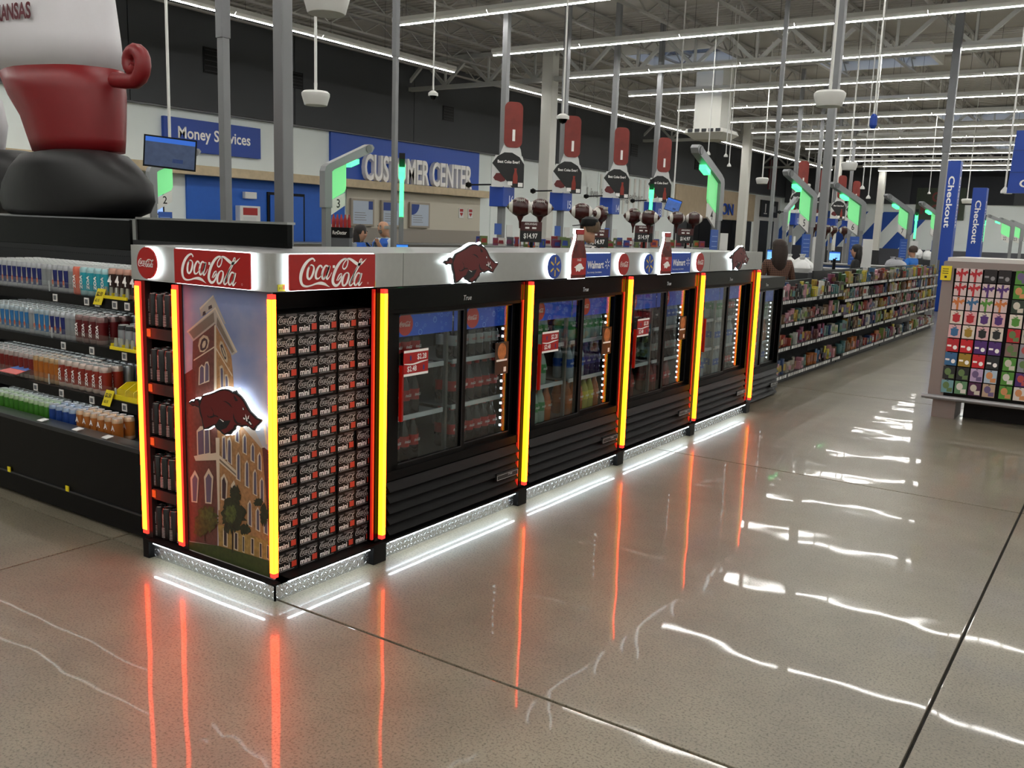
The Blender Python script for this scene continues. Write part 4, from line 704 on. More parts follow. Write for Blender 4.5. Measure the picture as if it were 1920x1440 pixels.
for n, (z, y0) in enumerate(SHZ):
    s_ = MB().box((XM0, y0, z-.025), (XM1-.012, .94, z-.01)).build('shelf', M('shelf black', '#1b1b1d', .4), Mr)
    MB().box((XM0, y0-.012, z-.06), (XM1-.012, y0, z-.005)).build('shelf_lip', MBK, s_)
    MB().box((XM0, y0+.01, z-.04), (XM1-.05, y0+.03, z-.026)).build('shelf_light', LEDM, s_)
    MB().box((XM0, y0+.004, z-.005), (-1.0, y0+.008, z+.055)).build('clear_fence', CLEAR, s_)
    for xx in (-2.17, -1.52): MB().box((xx, y0+.003, z-.005), (xx+.006, y0+.009, z+.055)).build('fence_divider', M('acrylic edge', '#c9cfcf', .3), s_)
    for k, xx in enumerate(((-2.1, -1.79, -1.69, -1.53, -1.42, -1.315), (-2.04, -1.76, -1.46, -1.27), (-2.3, -2.03, -1.73, -1.43))[n]):
        t = MB().box((xx, y0-.016, z-.054), (xx+.042, y0-.012, z-.014)).build('shelf_tag', PAPER, s_); MB().box((xx+.008, y0-.017, z-.046), (xx+.034, y0-.016, z-.022)).build('tag_screen', M('tag screen', '#5f6164', .6), t)
for k, xx in enumerate((-2.0, -1.66, -1.39)):
    t = MB().add([(xx, .075, .492), (xx+.05, .075, .492), (xx+.05, .115, .498), (xx, .115, .498), (xx, .075, .496), (xx+.05, .075, .496), (xx+.05, .115, .502), (xx, .115, .502)], [(3, 2, 1, 0), (4, 5, 6, 7), (0, 1, 5, 4), (1, 2, 6, 5), (2, 3, 7, 6), (3, 0, 4, 7)]).build('shelf_tag', PAPER, Mr)
for xx in (-2.32, -1.72): MB().box((xx, .059, .15), (xx+.03, .063, .18)).build('yellow_label', YEL, Mr)
# cans
CANS = {}
def ck_can(key, c1, c2, nm, r=.0325, h=.157, sym=None):
    c = thing('drink_can', (0, 0, 0), 'x', 'can', 'cans in the open drink cooler')
    MB().lathe([(r*.82, 0, 1), (r*.98, .006, 1), (r, .012, 1), (r, h*.18, 0), (r, h*.8, 1), (r, h-.014, 1), (r*.86, h-.003, 1)], n=14).build('can_body', [M('can '+c1, c1, .3, .35), M('can '+c2, c2, .3, .5)], c, True)
    MB().lathe([(r*.86, h-.003), (r*.86, h), (r*.8, h), (r*.78, h-.004), (.0001, h-.004)], n=14).build('can_lid', M('lid bright', '#d5d7d6', .3, .6), c, True)
    if sym == 'wedge':
        f_ = frame((0, -r-.0004, 0), (1, 0, 0), (0, 0, 1), (0, -1, 0)); MB().poly([(-.012, h*.2), (.012, h*.2), (.003, h*.8), (-.003, h*.8)], f_).build('wedge_print', M('silver print', '#b9b7b4', .35, .5), c)
        MB().poly([(a*.6, h*.36+b_) for a, b_ in circ(.014, 14)], f_, .0004).build('emblem_print', M('emblem orange', '#c4552a', .4), c)
    elif sym:
        f_ = frame((0, -r-.0006, h*.47), (0, 0, 1), (-1, 0, 0), (0, -1, 0)) if len(sym) > 1 else frame((0, -r-.0006, h*.6), (1, 0, 0), (0, 0, 1), (0, -1, 0))
        t = text(sym, .03); MB().flat(t, f_, 0, fit(t, .075) if len(sym) > 1 else (.05 if sym == '4' else .028), .024 if len(sym) > 1 else (.05 if sym == '4' else .028)).build('lettering', WHTP, c)
    freeze(c); CANS[key] = [c, nm, False]
ck_can('blue', '#1c2466', '#a9abb0', 'blue and silver slim can', .0265, .155, 'wedge'); ck_can('ltblue', '#2c6ea6', '#9aa6ad', 'pale blue slim can', .0265, .155, 'wedge'); ck_can('silver', '#8b8f92', '#a9abb0', 'silver slim can', .0265, .155)
ck_can('coral', '#cf6a55', '#cf6a55', 'coral can', sym='ZOA'); ck_can('teal', '#2a9fb0', '#9fc4c8', 'teal can', sym='ZOA'); ck_can('four', '#2b1712', '#b98d7d', 'brown coffee can', .031, .165, '4'); ck_can('grey', '#3a3035', '#8d8486', 'charcoal can'); ck_can('pink', '#c2505a', '#dfa5a0', 'pink and white can')
ck_can('maroon', '#5c1015', '#7d6360', 'maroon can', sym='ZOA'); ck_can('redzoa', '#8a2a1e', '#b7a49a', 'rust red can', sym='ZOA'); ck_can('orange', '#a9611c', '#a88a66', 'amber slim can', .0265, .15); ck_can('redslim', '#6d1611', '#9a8a86', 'dark red slim can', .0265, .15)
ck_can('green', '#3c7a22', '#9ab08a', 'green slim can', .0265, .12); ck_can('bluew', '#1f3f86', '#8fa0b8', 'royal blue can', .031, .12); ck_can('copper', '#b0692e', '#c9a98b', 'copper orange can', .0285, .125, 'A'); ck_can('bluey', '#2f86b8', '#c9bd2e', 'blue and yellow can', .03, .12); ck_can('flask', '#8f9498', '#2a2c2e', 'grey-capped bottle can', .03, .13); ck_can('redcap', '#b3361f', '#5a1712', 'red-capped bottle can', .028, .125)
def put_can(key, loc, lab):
    c = CANS[key]
    if not c[2]: c[2] = True; c[0].location = loc; c[0]['label'] = lab
    else: dup(c[0], loc, None, lab)
ROWS = [('top', SHZ[0], [('blue', 13), ('silver', 2), ('blue', 3), ('silver', 1), ('coral', 1), ('teal', 4), ('four', 5), ('grey', 2), ('pink', 3)], (7,), -3.015),
        ('second', SHZ[1], [('ltblue', 10), ('silver', 1), ('ltblue', 3), ('blue', 3), ('silver', 2), ('maroon', 4), (None, 2), ('flask', 3), (None, 1), ('redcap', 4)], (7,), -3.015),
        ('third', SHZ[2], [('redslim', 12), ('orange', 5), ('redzoa', 7)], (5,), -3.045),
        ('bottom', (.44, .16), [('green', 12), ('bluew', 4), ('copper', 6), (None, 3), ('bluey', 5)], (3,), -2.75)]
JOBS = []
for si, (nm, (z, y0), lst, (dep,), x) in enumerate(ROWS):
    i = 0
    for key, n in lst:
        for _ in range(n):
            if key is None: x += .066; continue
            r = {'blue': .0265, 'ltblue': .0265, 'silver': .0265, 'orange': .0265, 'redslim': .0265, 'green': .0265}.get(key, .0325); x += r+.001; i += 1
            dd = dep if key not in ('flask', 'redcap', 'four', 'pink', 'grey', 'copper', 'bluey') else 2
            for d in range(dd):
                lab = '%s, %s from left, %s row back, %s shelf of open cooler' % (CANS[key][1], ordn(i), ordn(d+1), nm)
                if x < XM1-.045: JOBS.append((d, si, i, key, (x, y0+.05+d*(2*r+.003), z-.009 if nm != 'bottom' else .4405), lab))
            x += r+.001
JOBS.sort(key=lambda j: j[:3])
for d, si, i, key, loc, lab in JOBS[:295]: put_can(key, loc, lab)
rest = MB(); hh = {0: .155, 1: .155, 2: .15, 3: .12}
for d, si, i, key, loc, lab in JOBS[295:]:
    h = hh[si]; rest.lathe([(.022, 0), (.026, .01), (.026, h-.012), (.0225, h-.002)], loc, 10).lathe([(.0225, h-.002), (.0225, h), (.02, h-.004), (.0001, h-.004)], loc, 10, mi=1)
tag(rest.build('drink_can_rows', [M('can silver', '#8b8f92', .3, .5), M('lid bright', '#d5d7d6', .3, .6)], smooth=True), 'rear rows of silver-topped cans deep in the open cooler', 'cans', None, 'stuff')
# yellow pusher trays and clips
def tray(x, y, z, n, lab, w=.05):
    t = thing('pusher_tray', (x, y, z), lab, 'shelf tray')
    MB().box((x, y, z), (x+n*w, y+.3, z+.006)).build('tray_base', M('tray black', '#26272a', .4), t); MB().box((x, y-.008, z), (x+n*w, y, z+.016)).build('tray_front', YEL, t)
    for k in range(n+1): MB().box((x+k*w-.001, y, z), (x+k*w+.001, y+.28, z+.03)).build('tray_divider', CLEAR if k % 2 else YEL, t)
    for k in range(n):
        xx = x+(k+.5)*w; MB().add([(xx-.016, y+.01, z+.006), (xx+.016, y+.01, z+.006), (xx+.009, y+.012, z+.06), (xx-.009, y+.012, z+.06), (xx-.016, y+.016, z+.006), (xx+.016, y+.016, z+.006), (xx+.009, y+.018, z+.06), (xx-.009, y+.018, z+.06)], [(0, 1, 2, 3), (7, 6, 5, 4), (0, 3, 7, 4), (1, 5, 6, 2), (3, 2, 6, 7)]).build('pusher_paddle', M('tray acrylic', '#b9bcae', .3, alpha=.5), t)
tray(-1.64, .262, 1.186, 5, 'clear pusher tray with yellow edge below the coffee cans', .048); tray(-1.55, .25, .921, 6, 'black pusher tray with yellow edge on the second shelf')
t = thing('yellow_divider_tray', (-1.45, .3, .654), 'bright yellow empty divider tray on the third shelf', 'shelf tray')
for k in range(6):
    xx = -1.52+k*.075; MB().poly([(0, 0), (.26, 0), (.26, .07), (.06, .085), (0, .05)], frame((xx, .255, .654), (0, 1, 0), (0, 0, 1), (1, 0, 0)), 0, .004).build('divider', YEL, t)
MB().box((-1.53, .245, .654), (-1.13, .5, .66)).build('tray_base', YEL, t); MB().box((-1.53, .24, .654), (-1.13, .246, .68)).build('tray_front', YEL, t)
for x, y, z, nm in ((-1.69, .245, 1.148, 'top'), (-1.6, .215, .615, 'third')):
    f_ = frame((x, y, z), (.075, .0, 0), (.02, .02, .085), (0, -1, .2)); s_ = MB().poly([(0, 0), (1, 0), (1, 1), (0, 1)], f_, 0, .002).build('shelf_flyer', YEL)
    tag(s_, 'tilted yellow price flyer clipped to the %s shelf edge' % nm, 'price flyer'); tx = text('$2.50', .02); MB().flat(tx, f_, .003, fit(tx, .7), .25, .45, .68).build('price_lettering', BLKP, s_); tx = text('$2.15', .02); MB().flat(tx, f_, .003, fit(tx, .5), .16, .4, .28).build('price_lettering', BLKP, s_)
f_ = frame((-2.62, .19, .685), (.2, 0, 0), (.05, .1, .03), (0, 0, 1)); s_ = MB().poly([(0, 0), (1, 0), (.85, 1), (.1, 1)], f_, 0, .003).build('shelf_flyer', M('flyer red', '#b9433a', .5)); tag(s_, 'red and blue flyer lying on the third shelf fence at far left', 'price flyer')
MB().poly([(.05, .5), (.95, .5), (.9, .9), (.1, .9)], f_, .004).build('flyer_print', M('flyer blue', '#3d6fc0', .5), s_)
# black screen board above the kiosk corner
sb = thing('black_display_board', (-1.05, .5, ZF1), 'black glossy board with thin silver frame above the cola sign', 'display board')
MB().box((-1.64, .49, ZF1), (-.45, .52, 1.605)).build('board', BLKG, sb); MB().box((-1.67, .48, ZF1), (-1.64, .53, 1.615)).build('frame_post', STEEL, sb); MB().box((-1.67, .48, 1.604), (-.44, .53, 1.615)).build('frame_top', STEEL, sb)
# ---------------------------------------------------------------- inflatable figure on the cooler
INW = M('inflatable white', '#d9d6da', .45, bump=.25, scale=7); INR = M('inflatable red', '#7d1319', .42, bump=.25, scale=7); INK = M('inflatable black', '#070607', .5, bump=.2, scale=6)
iy = 1.45
inf = thing('inflatable_figure', (-3.7, iy, 1.6), 'tall inflatable figure with white shirt, red trousers and black shoes', 'inflatable')
def ell(prof, mi, name, mats_, par, n=28):
    mb = MB(); k = 0
    for (cx, cy, z, rx, ry) in prof:
        for i in range(n): t = 2*math.pi*i/n; s_ = 1+.015*math.sin(t*7); mb.v.append(Vector((cx+rx*s_*math.cos(t), cy+ry*s_*math.sin(t), z)))
    for j in range(len(prof)-1):
        for i in range(n): i2 = (i+1) % n; mb.f.append([j*n+i, j*n+i2, (j+1)*n+i2, (j+1)*n+i]); mb.m.append(0)
    mb.f.append(list(range(n))[::-1]); mb.m.append(0); mb.f.append([(len(prof)-1)*n+i for i in range(n)]); mb.m.append(0)
    return mb.build(name, mats_, par, 2)
pL = lambda px, py: at(px, py, 1, iy)
a0, a1 = pL(82, 285), pL(229, 285); w0, w1 = pL(27, 140), pL(224, 135); t0, t1 = pL(0, 0), pL(205, 0)
up0, up1 = pL(-12, -120), pL(190, -120)
def sec(l, r, f=.5): return ((l.x+r.x)/2-.03, iy, (l.z+r.z)/2, abs(r.x-l.x)/2*.86, abs(r.x-l.x)/2*f)
m1, m2 = pL(62, 220), pL(230, 215)
ell([sec(a0, a1), sec(pL(75, 262), pL(230, 262)), sec(m1, m2), sec(pL(42, 180), pL(229, 176)), sec(w0, w1)], 0, 'red_trousers', INR, inf)
ell([sec(w0, w1), sec(pL(15, 80), pL(217, 78)), sec(t0, t1), sec(pL(-6, -60), pL(198, -60)), sec(up0, up1), (sec(up0, up1)[0], iy, up0.z+.25, .3, .25)], 0, 'white_shirt', INW, inf)
for l, r, yo in ((22, 275, -.12), (-95, 130, .1)):
    P_ = []
    for py, gl, gr in ((409, 26, 38), (395, 8, 10), (375, 0, 0), (345, 5, 5), (315, 22, 32), (292, 48, 60), (283, 85, 90)):
        q0, q1 = at(l+gl, py, 1, iy+yo), at(r-gr, py, 1, iy+yo); P_.append(((q0.x+q1.x)/2, iy+yo, max((q0.z+q1.z)/2, 1.602), abs(q1.x-q0.x)/2, min(abs(q1.x-q0.x)/2, .5)*.6))
    ell(P_, 0, 'black_shoe', INK, inf)
cq = pL(252, 118); tp = [pL(222, 150)+Vector((0, 0, 0))]
pts = []
for k in range(19):
    t = -1.9+k*.42; rr_ = .12-.005*k; pts.append(pL(225, 150) if k == 0 else Vector((cq.x+rr_*math.cos(t)*1.0, iy, cq.z+rr_*math.sin(t)*1.05)))
MB().tube([pL(215, 150), pL(232, 152)]+pts[1:], [.055]*8+[.05]*8+[.042]*4, 10).build('curly_tail', INR, inf, True)
tx = text('ARKANSAS', .03); fs_ = pL(90, 46); f_ = frame((fs_.x-.62, iy-.63, fs_.z+.02), (1, 0, 0), (0, 0, 1), (0, -1, 0))
# lettering wraps the round shirt front
def wrapped(art, sx, sy, z, cx, rx, ry, name, mt):
    mb = MB(); vs = []
    for a, b_ in art[0]: t = a*sx/rx; vs.append((cx+rx*math.sin(t)*1.05, iy-ry*math.cos(t)*1.05, z+b_*sy))
    mb.add(vs, art[1]); return mb.build(name, mt, inf)
sx_ = sec(pL(10, 48), pL(212, 48)); wrapped(([(a+.6, b_) for a, b_ in tx[0]], tx[1]), .072, .105, fs_.z, sx_[0], sx_[3], sx_[4], 'shirt_lettering', M('shirt print', '#5b1120', .5))
i2 = thing('inflatable_shape', tuple(pL(-40, 300)), 'rounded white inflatable with red centre at the left edge', 'inflatable'); c = pL(-60, 235)+Vector((0, 0, 0)); i2.location = (c.x, iy, 1.6)
MB().lathe([(.02, -.42), (.25, -.38), (.42, -.2), (.47, 0), (.42, .2), (.25, .38), (.02, .42)], (c.x, iy, c.z), 24, sy=.5).build('white_shell', INW, i2, True)
MB().lathe([(.02, -.3), (.2, -.26), (.33, -.13), (.36, 0), (.33, .13), (.2, .26), (.02, .3)], (c.x-.02, iy-.12, c.z), 24, sy=.5).build('red_centre', INR, i2, True)
MB().lathe([(.12, 0), (.12, .6)], (c.x-.1, iy, 1.601), 16).build('base', INK, i2, True)
# ================================================================= gift wrap card rack on the right
RK = thing('gift_rack', (2.4, 7.0, 0), 'grey framed gift card rack at the right edge', 'display rack')
RF = M('rack taupe', '#8a807c', .45, .2); RY = 6.75; RX0, RX1 = 1.43, 3.6
MB().box((RX0+.06, RY+.02, .2), (RX1, RY+.5, 1.42)).build('back_board', BLK, RK)
MB().add([(RX0-.045, RY, .2), (RX0+.09, RY, .2), (RX0+.09, RY+.5, .2), (RX0-.045, RY+.5, .2), (RX0-.03, RY, 1.46), (RX0+.06, RY, 1.46), (RX0+.06, RY+.5, 1.46), (RX0-.03, RY+.5, 1.46)], [(3, 2, 1, 0), (4, 5, 6, 7), (0, 1, 5, 4), (1, 2, 6, 5), (2, 3, 7, 6), (3, 0, 4, 7)]).build('side_post', RF, RK)
MB().box((RX0-.02, RY-.01, 1.4), (RX1, RY+.5, 1.465)).build('top_rail', RF, RK); MB().box((RX0-.0, RY+.0, 1.465), (RX1, RY+.9, 1.5)).build('top_board', M('rack top white', '#c9c8c4', .5), RK)
MB().cyl((RX0-.09, RY-.03, .2), (RX1, RY-.03, .2), .022, n=10).build('bumper_rail', M('bumper', '#9a9a9c', .35, .5), RK)
MB().box((RX0-.06, RY-.03, .175), (RX1, RY+.5, .215)).build('base_tray', RF, RK); MB().box((RX0+.0, RY+.03, 0), (RX0+.2, RY+.4, .175)).build('foot', RF, RK); MB().box((2.9, RY+.03, 0), (3.1, RY+.4, .175)).build('foot', RF, RK)
MB().box((RX0+.25, RY+.2, .0), (RX1-.2, RY+.4, .175)).build('black_plinth', BLK, RK)  # plain black block set back under the base tray
t = MB().box((RX0-.045, RY-.02, 1.29), (RX0+.045, RY-.01, 1.42)).build('yellow_notice', YEL, RK)
for k in range(3): MB().poly([(-.03, .1-.02*k), (.02, .1-.02*k), (.02, .106-.02*k), (-.03, .106-.02*k)], frY(RX0, RY-.021, 1.29), 0).build('notice_print', BLKP, t)
MB().poly([(-.01, .02), (.01, .02), (.01, .04), (-.01, .04)], frY(RX0, RY-.021, 1.29), 0).build('notice_print', BLKP, t)
PK = {'ribbon': '#cfc0bd', 'pinkgift': '#d6a7a8', 'creamgift': '#d9d2c2', 'black': '#1a1819', 'clear': '#9c9690', 'bow': '#6a1420'}
card = MB().bbox((-.051, -.004, -.06), (.051, .004, .06), .002).build('gift_card', WHT, loc=(0, 0, 0)); cardme = card.data; bpy.data.objects.remove(card)
f_ = frame((0, -.0045, 0), (1, 0, 0), (0, 0, 1), (0, -1, 0))
def meshof(mb, nm):
    o = mb.build(nm, WHT, loc=(0, 0, 0)); me = o.data; bpy.data.objects.remove(o); return me
ribbon = meshof(MB().poly([(-.014, -.06), (.004, -.06), (.006, .058), (-.012, .058)], f_).poly([(-.05, .0), (.05, .014), (.05, .032), (-.05, .018)], f_, .0003).poly([(-.045, .04), (-.003, .014), (-.02, -.02)], f_, .0004).poly([(.045, .045), (.0, .014), (.03, -.01)], f_, .0004), 'ribbon_print')
gift = meshof(MB().poly([(-.03, -.035), (0, -.048), (.03, -.035), (.03, .005), (.036, .02), (.0, .032), (-.036, .02), (-.03, .005)], f_).poly([(-.012, .03), (-.028, .042), (-.004, .036), (.01, .046), (.02, .034)], f_, .0003), 'gift_print')
bow = meshof(MB().poly([(-.05, .02), (-.02, .058), (0, .045), (.03, .06), (.05, .025), (.02, .012), (-.02, .014)], f_), 'bow_print')
tagp = meshof(MB().poly([(-.045, -.015), (-.01, -.015), (-.01, .002), (-.045, .002)], f_, .0003).poly([(a*.018+.022, c*.02-.02) for a, c in circ(1, 12)], f_, .0003), 'tag_print')
blob_ = meshof(MB().poly([(a-.01, c+.01) for a, c in circ(.028, 12, 1, 1.2)], f_).poly([(.0, -.05), (.045, -.05), (.045, -.01), (.0, -.015)], f_, .0003), 'motif_print')
hang = meshof(MB().poly([(-.008, .05), (.008, .05), (.008, .056), (-.008, .056)], f_, .0004), 'hang_slot')
def add_child(par, me, nm, mt):
    o = bpy.data.objects.new(nm, me); COL.objects.link(o); o.parent = par; remat(o, mt); return o
def hexm(h, r=.5): return M('print '+h, h, r)
GRID = [['Rr', 'Rr', 'K', 'K', 'Xg', 'Xo', 'Xg'], ['Rr', 'Rr', 'Rp', 'Rp', 'Xg', 'Xw', 'Xo'], ['Ro', 'Rb', 'Rg', 'Ro', 'Xd', 'Xp', 'Xw'], ['Gr', 'Gr', 'Gp', 'Gp', 'Gg', 'Gb', 'Gr'], ['Gb', 'Gy', 'Gk', 'Gk', 'Xr', 'Xc', 'Xy'],
        ['Br', 'BR', 'Bp', 'Bp', 'Xm', 'Xs', 'Xo'], ['Bb', 'By', 'BR', 'Bk', 'Xg', 'Xs', 'Xs'], ['Xk', 'Xk', 'Xl', 'Xi', 'Xg', 'Xp', 'Xb'], ['Xt', 'Xe', 'Xu', 'Xn', 'Xg', 'Xf', 'Xb']]
cl = {'r': '#b0232c', 'p': '#4b2a6e', 'o': '#c4733a', 'b': '#33658f', 'g': '#4f8a35', 'y': '#9c7f2c', 'k': '#1f2426', 'R': '#c2202c', 'w': '#dcd8cf', 'd': '#2a3a2e', 'c': '#b8b0a0', 'm': '#7d6660', 's': '#8a8a92', 'l': '#b7a0c0', 'i': '#a8bccb', 't': '#6f9aa0', 'e': '#5f8a64', 'u': '#4a1f44', 'n': '#b59d86', 'f': '#d9cfc8'}
cnm = {'r': 'red', 'p': 'purple', 'o': 'orange', 'b': 'blue', 'g': 'green', 'y': 'gold', 'k': 'black', 'R': 'bright red', 'w': 'white', 'd': 'dark green', 'c': 'beige', 'm': 'mauve brown', 's': 'silver grey', 'l': 'lilac', 'i': 'ice blue', 't': 'turquoise', 'e': 'sage', 'u': 'plum', 'n': 'tan', 'f': 'speckled white'}
for r, row in enumerate(GRID):
    for c in range(17):
        code = row[c % 7] if c < 7 else R.choice(R.choice(GRID)); x = RX0+.135+c*.116+(.02 if c >= 4 else 0)-.004*r*.6; z = 1.345-r*.1295
        if x > RX1-.06: break
        kind, co_ = code[0], (code[1] if len(code) > 1 else 'k')
        base = {'R': '#cdbab8', 'K': '#1b191a', 'G': '#d8aeb0' if (r+c) % 2 == 0 else '#d8cfc2', 'B': cl[co_], 'X': cl[co_]}[kind]
        o = bpy.data.objects.new('gift_card', cardme); COL.objects.link(o); o.location = (x, RY-.008, z); remat(o, hexm(base))
        nm = {'R': '%s ribbon gift topper' % cnm[co_], 'K': 'black gift topper', 'G': 'gift sticker card with %s box' % cnm[co_], 'B': '%s bow pack' % cnm[co_], 'X': '%s gift tag pack' % cnm[co_]}[kind]
        tag(o, '%s, %s row down, %s from the left on the rack' % (nm, ordn(r+1), ordn(c+1)), 'gift pack', 'hanging gift packs on the rack')
        if kind == 'R': add_child(o, ribbon, 'ribbon_print', hexm(cl[co_]))
        elif kind == 'G': add_child(o, gift, 'gift_print', hexm(cl[co_]))
        elif kind == 'B': add_child(o, bow, 'bow_print', hexm(cl[co_], .25)); add_child(o, tagp, 'tag_print', WHTP)
        elif kind == 'K': add_child(o, tagp, 'tag_print', GREYP)
        else: add_child(o, blob_, 'motif_print', hexm(R.choice(('#b04a4a', '#5f7a4a', '#c9c3b4', '#6a5a80', '#c98a5a', '#d8d4cc'))))
        add_child(o, hang, 'hang_slot', BLKP)
# ================================================================= candy shelving along the aisle
LIPS = [(.93, .67, .4, .09), (1.04, .84, .63, .4, .11), (1.04, .84, .63, .4, .11), (1.04, .84, .63, .4, .11)]
SECY = [(7.02, 9.98), (10.02, 12.46), (12.5, 14.98), (15.02, 16.7)]
SN = ('nearest', 'second', 'third', 'farthest')
SHB = M('shelf charcoal', '#1d1d1f', .45); LBL = M('label white', '#d5d5d2', .6)
COLS = ['#4e191c', '#7d2a1f', '#8f762a', '#a89a34', '#26395f', '#2a5272', '#36572f', '#5f7030', '#3f2747', '#6b3049', '#b3b3ae', '#5f442a', '#8a4e22', '#2a1c19', '#8d887c', '#a06f79', '#19191c', '#3a6060']
bagme = meshof(ell([(0, 0, 0, .03, .004), (0, 0, .01, .045, .018), (0, 0, .07, .047, .03), (0, 0, .125, .045, .018), (0, 0, .135, .046, .004)], 0, 'candy_bag', WHT, None, 10) and MB().lathe([(.046, 0), (.05, .008), (.047, .02), (.05, .07), (.047, .118), (.05, .13), (.046, .138)], n=12, sy=1, sx=.42), 'candy_bag')
for o in [o for o in COL.objects if o.name.startswith('candy_bag')]: bpy.data.objects.remove(o)
boxme = meshof(MB().bbox((-.035, -.045, 0), (.035, .045, .13), .003), 'candy_box')
tubme = meshof(MB().lathe([(.036, 0), (.042, .005), (.042, .1), (.045, .1), (.045, .12), (.03, .122)], n=14), 'candy_tub')
labme = meshof(MB().poly([(-.036, .035), (.036, .035), (.03, .095), (-.03, .095)], frame((.0355, 0, 0), (0, 1, 0), (0, 0, 1), (1, 0, 0)), .001), 'front_print')
CN_ = dict(zip(COLS, ['maroon', 'red', 'gold', 'yellow', 'navy blue', 'blue', 'green', 'lime', 'purple', 'magenta', 'white', 'brown', 'orange', 'chocolate', 'cream', 'pink', 'black', 'teal']))
tagme = None; nprod = 0
for s_, ((y0, y1), lips) in enumerate(zip(SECY, LIPS)):
    G = thing('candy_shelving', (-.5, (y0+y1)/2, 0), '%s black candy shelving section along the aisle' % SN[s_], 'shelving', 'candy shelving sections')
    MB().box((-.75, y0, 0), (-.72, y1, 1.2 if s_ else 1.1)).build('back_panel', SHB, G); MB().box((-.72, y0, 0), (-.33, y1, .05)).build('plinth', BLK, G)
    for n, z in enumerate(lips):
        xf = -.27 if n == len(lips)-1 else -.29
        sh = MB().box((-.72, y0, z-.012), (xf-.003, y1, z)).build('shelf', SHB, G); MB().box((xf-.003, y0, z-.035), (xf, y1, z+.012)).build('price_rail', BLK, sh)
        tg = MB(); y = y0+.03
        while y < y1-.04:
            if R.random() < .9: tg.box((xf, y, z-.028), (xf+.002, y+.033, z+.006))
            y += R.choice((.058, .058, .066, .04))
        tg.build('price_labels', LBL, sh, kind='stuff')
        nxt = lips[n-1]-.03 if n else z+.3
        y = y0+.05; i = 1
        while y < y1-.05:
            col = R.choice(COLS); kd = R.choice(('bag', 'bag', 'bag', 'box', 'box', 'tub')); rep = R.choice((1, 2, 2, 3)) if s_ < 2 else R.choice((1, 2))
            for _ in range(rep):
                if y > y1-.05: break
                me, nm, wd = {'bag': (bagme, 'candy_bag', .1), 'box': (boxme, 'candy_box', .09), 'tub': (tubme, 'candy_tub', .09)}[kd]
                sc_ = min(R.uniform(.7, 1.35), (nxt-z-.02)/.14); o = bpy.data.objects.new(nm, me); COL.objects.link(o)
                o.location = (xf-.065+R.uniform(-.015, .005), y+wd/2, z+.001); o.scale = (R.uniform(.8, 1.2), R.uniform(.75, 1.05), sc_); o.rotation_euler = (R.uniform(-.12, .12) if kd == 'bag' else 0, 0, R.uniform(-.3, .3)); remat(o, hexm(col, .3))
                tag(o, '%s candy %s, %s along the %s rail of the %s shelving' % (CN_[col], kd, ordn(i), ('top', 'second', 'third', 'fourth', 'bottom')[n if len(lips) == 5 or n < 3 else 4], SN[s_]), 'candy', 'candy on the aisle shelving')
                add_child(o, labme, 'front_print', hexm(R.choice(COLS), .3)); i += 1; y += wd+R.choice((.002, .004, .02)); nprod += 1
# loose items on top of the near shelving
for i in range(46):
    y = 8.0+i*.19; me, nm = R.choice(((bagme, 'candy_bag'), (boxme, 'candy_box'), (bagme, 'candy_bag'))); col = R.choice(COLS)
    o = bpy.data.objects.new(nm, me); COL.objects.link(o); zt = .931 if y < 9.95 else 1.041
    o.location = (-.5+R.uniform(-.06, .06), y, zt); o.scale = (1.3, 1.5, R.uniform(.8, 1.4)); o.rotation_euler = (0, 0, R.uniform(-.6, .6)); remat(o, hexm(col, .3)); add_child(o, labme, 'front_print', hexm(R.choice(COLS), .3))
    tag(o, '%s candy %s, %s from the coolers on the shelving top' % (CN_[col], nm.split('_')[1], ordn(i+1)), 'candy', 'candy heaped on the shelving top')
# ================================================================= checkout area and far background
POLEM = M('pole grey', '#7f8082', .45, .3)
def pole(px, py, dep, w, lab, sleeve=True):
    p = atd(px, py, dep); o = thing('utility_pole', (p.x, p.y, 0), lab, 'pole')
    MB().bbox((p.x-w/2, p.y-w/2, 0), (p.x+w/2, p.y+w/2, 6.97), w*.12).build('shaft', POLEM, o)
    MB().box((p.x-w*.9, p.y-w*.9, 0), (p.x+w*.9, p.y+w*.9, .02)).build('floor_plate', GREYM, o)
    if sleeve: MB().bbox((p.x-w*.6, p.y-w*.6, 3.55), (p.x+w*.6, p.y+w*.6, 6.97), w*.1).build('sleeve', GREYM, o)
    return o, p
pole(533, 440, 7.4, .11, 'thick grey utility pole right of the money services sign', False); pole(424, 380, 10.2, .095, 'grey utility pole crossing the money services sign')
pole(738, 440, 11, .055, 'thin grey pole crossing the customer center sign'); pole(1536, 480, 13.4, .11, 'grey utility pole behind the candy shelving near lane five'); pole(1752, 480, 20, .13, 'grey utility pole beside the blue checkout banner')
pole(1446, 400, 17, .06, 'thin grey pole left of the lane five light')
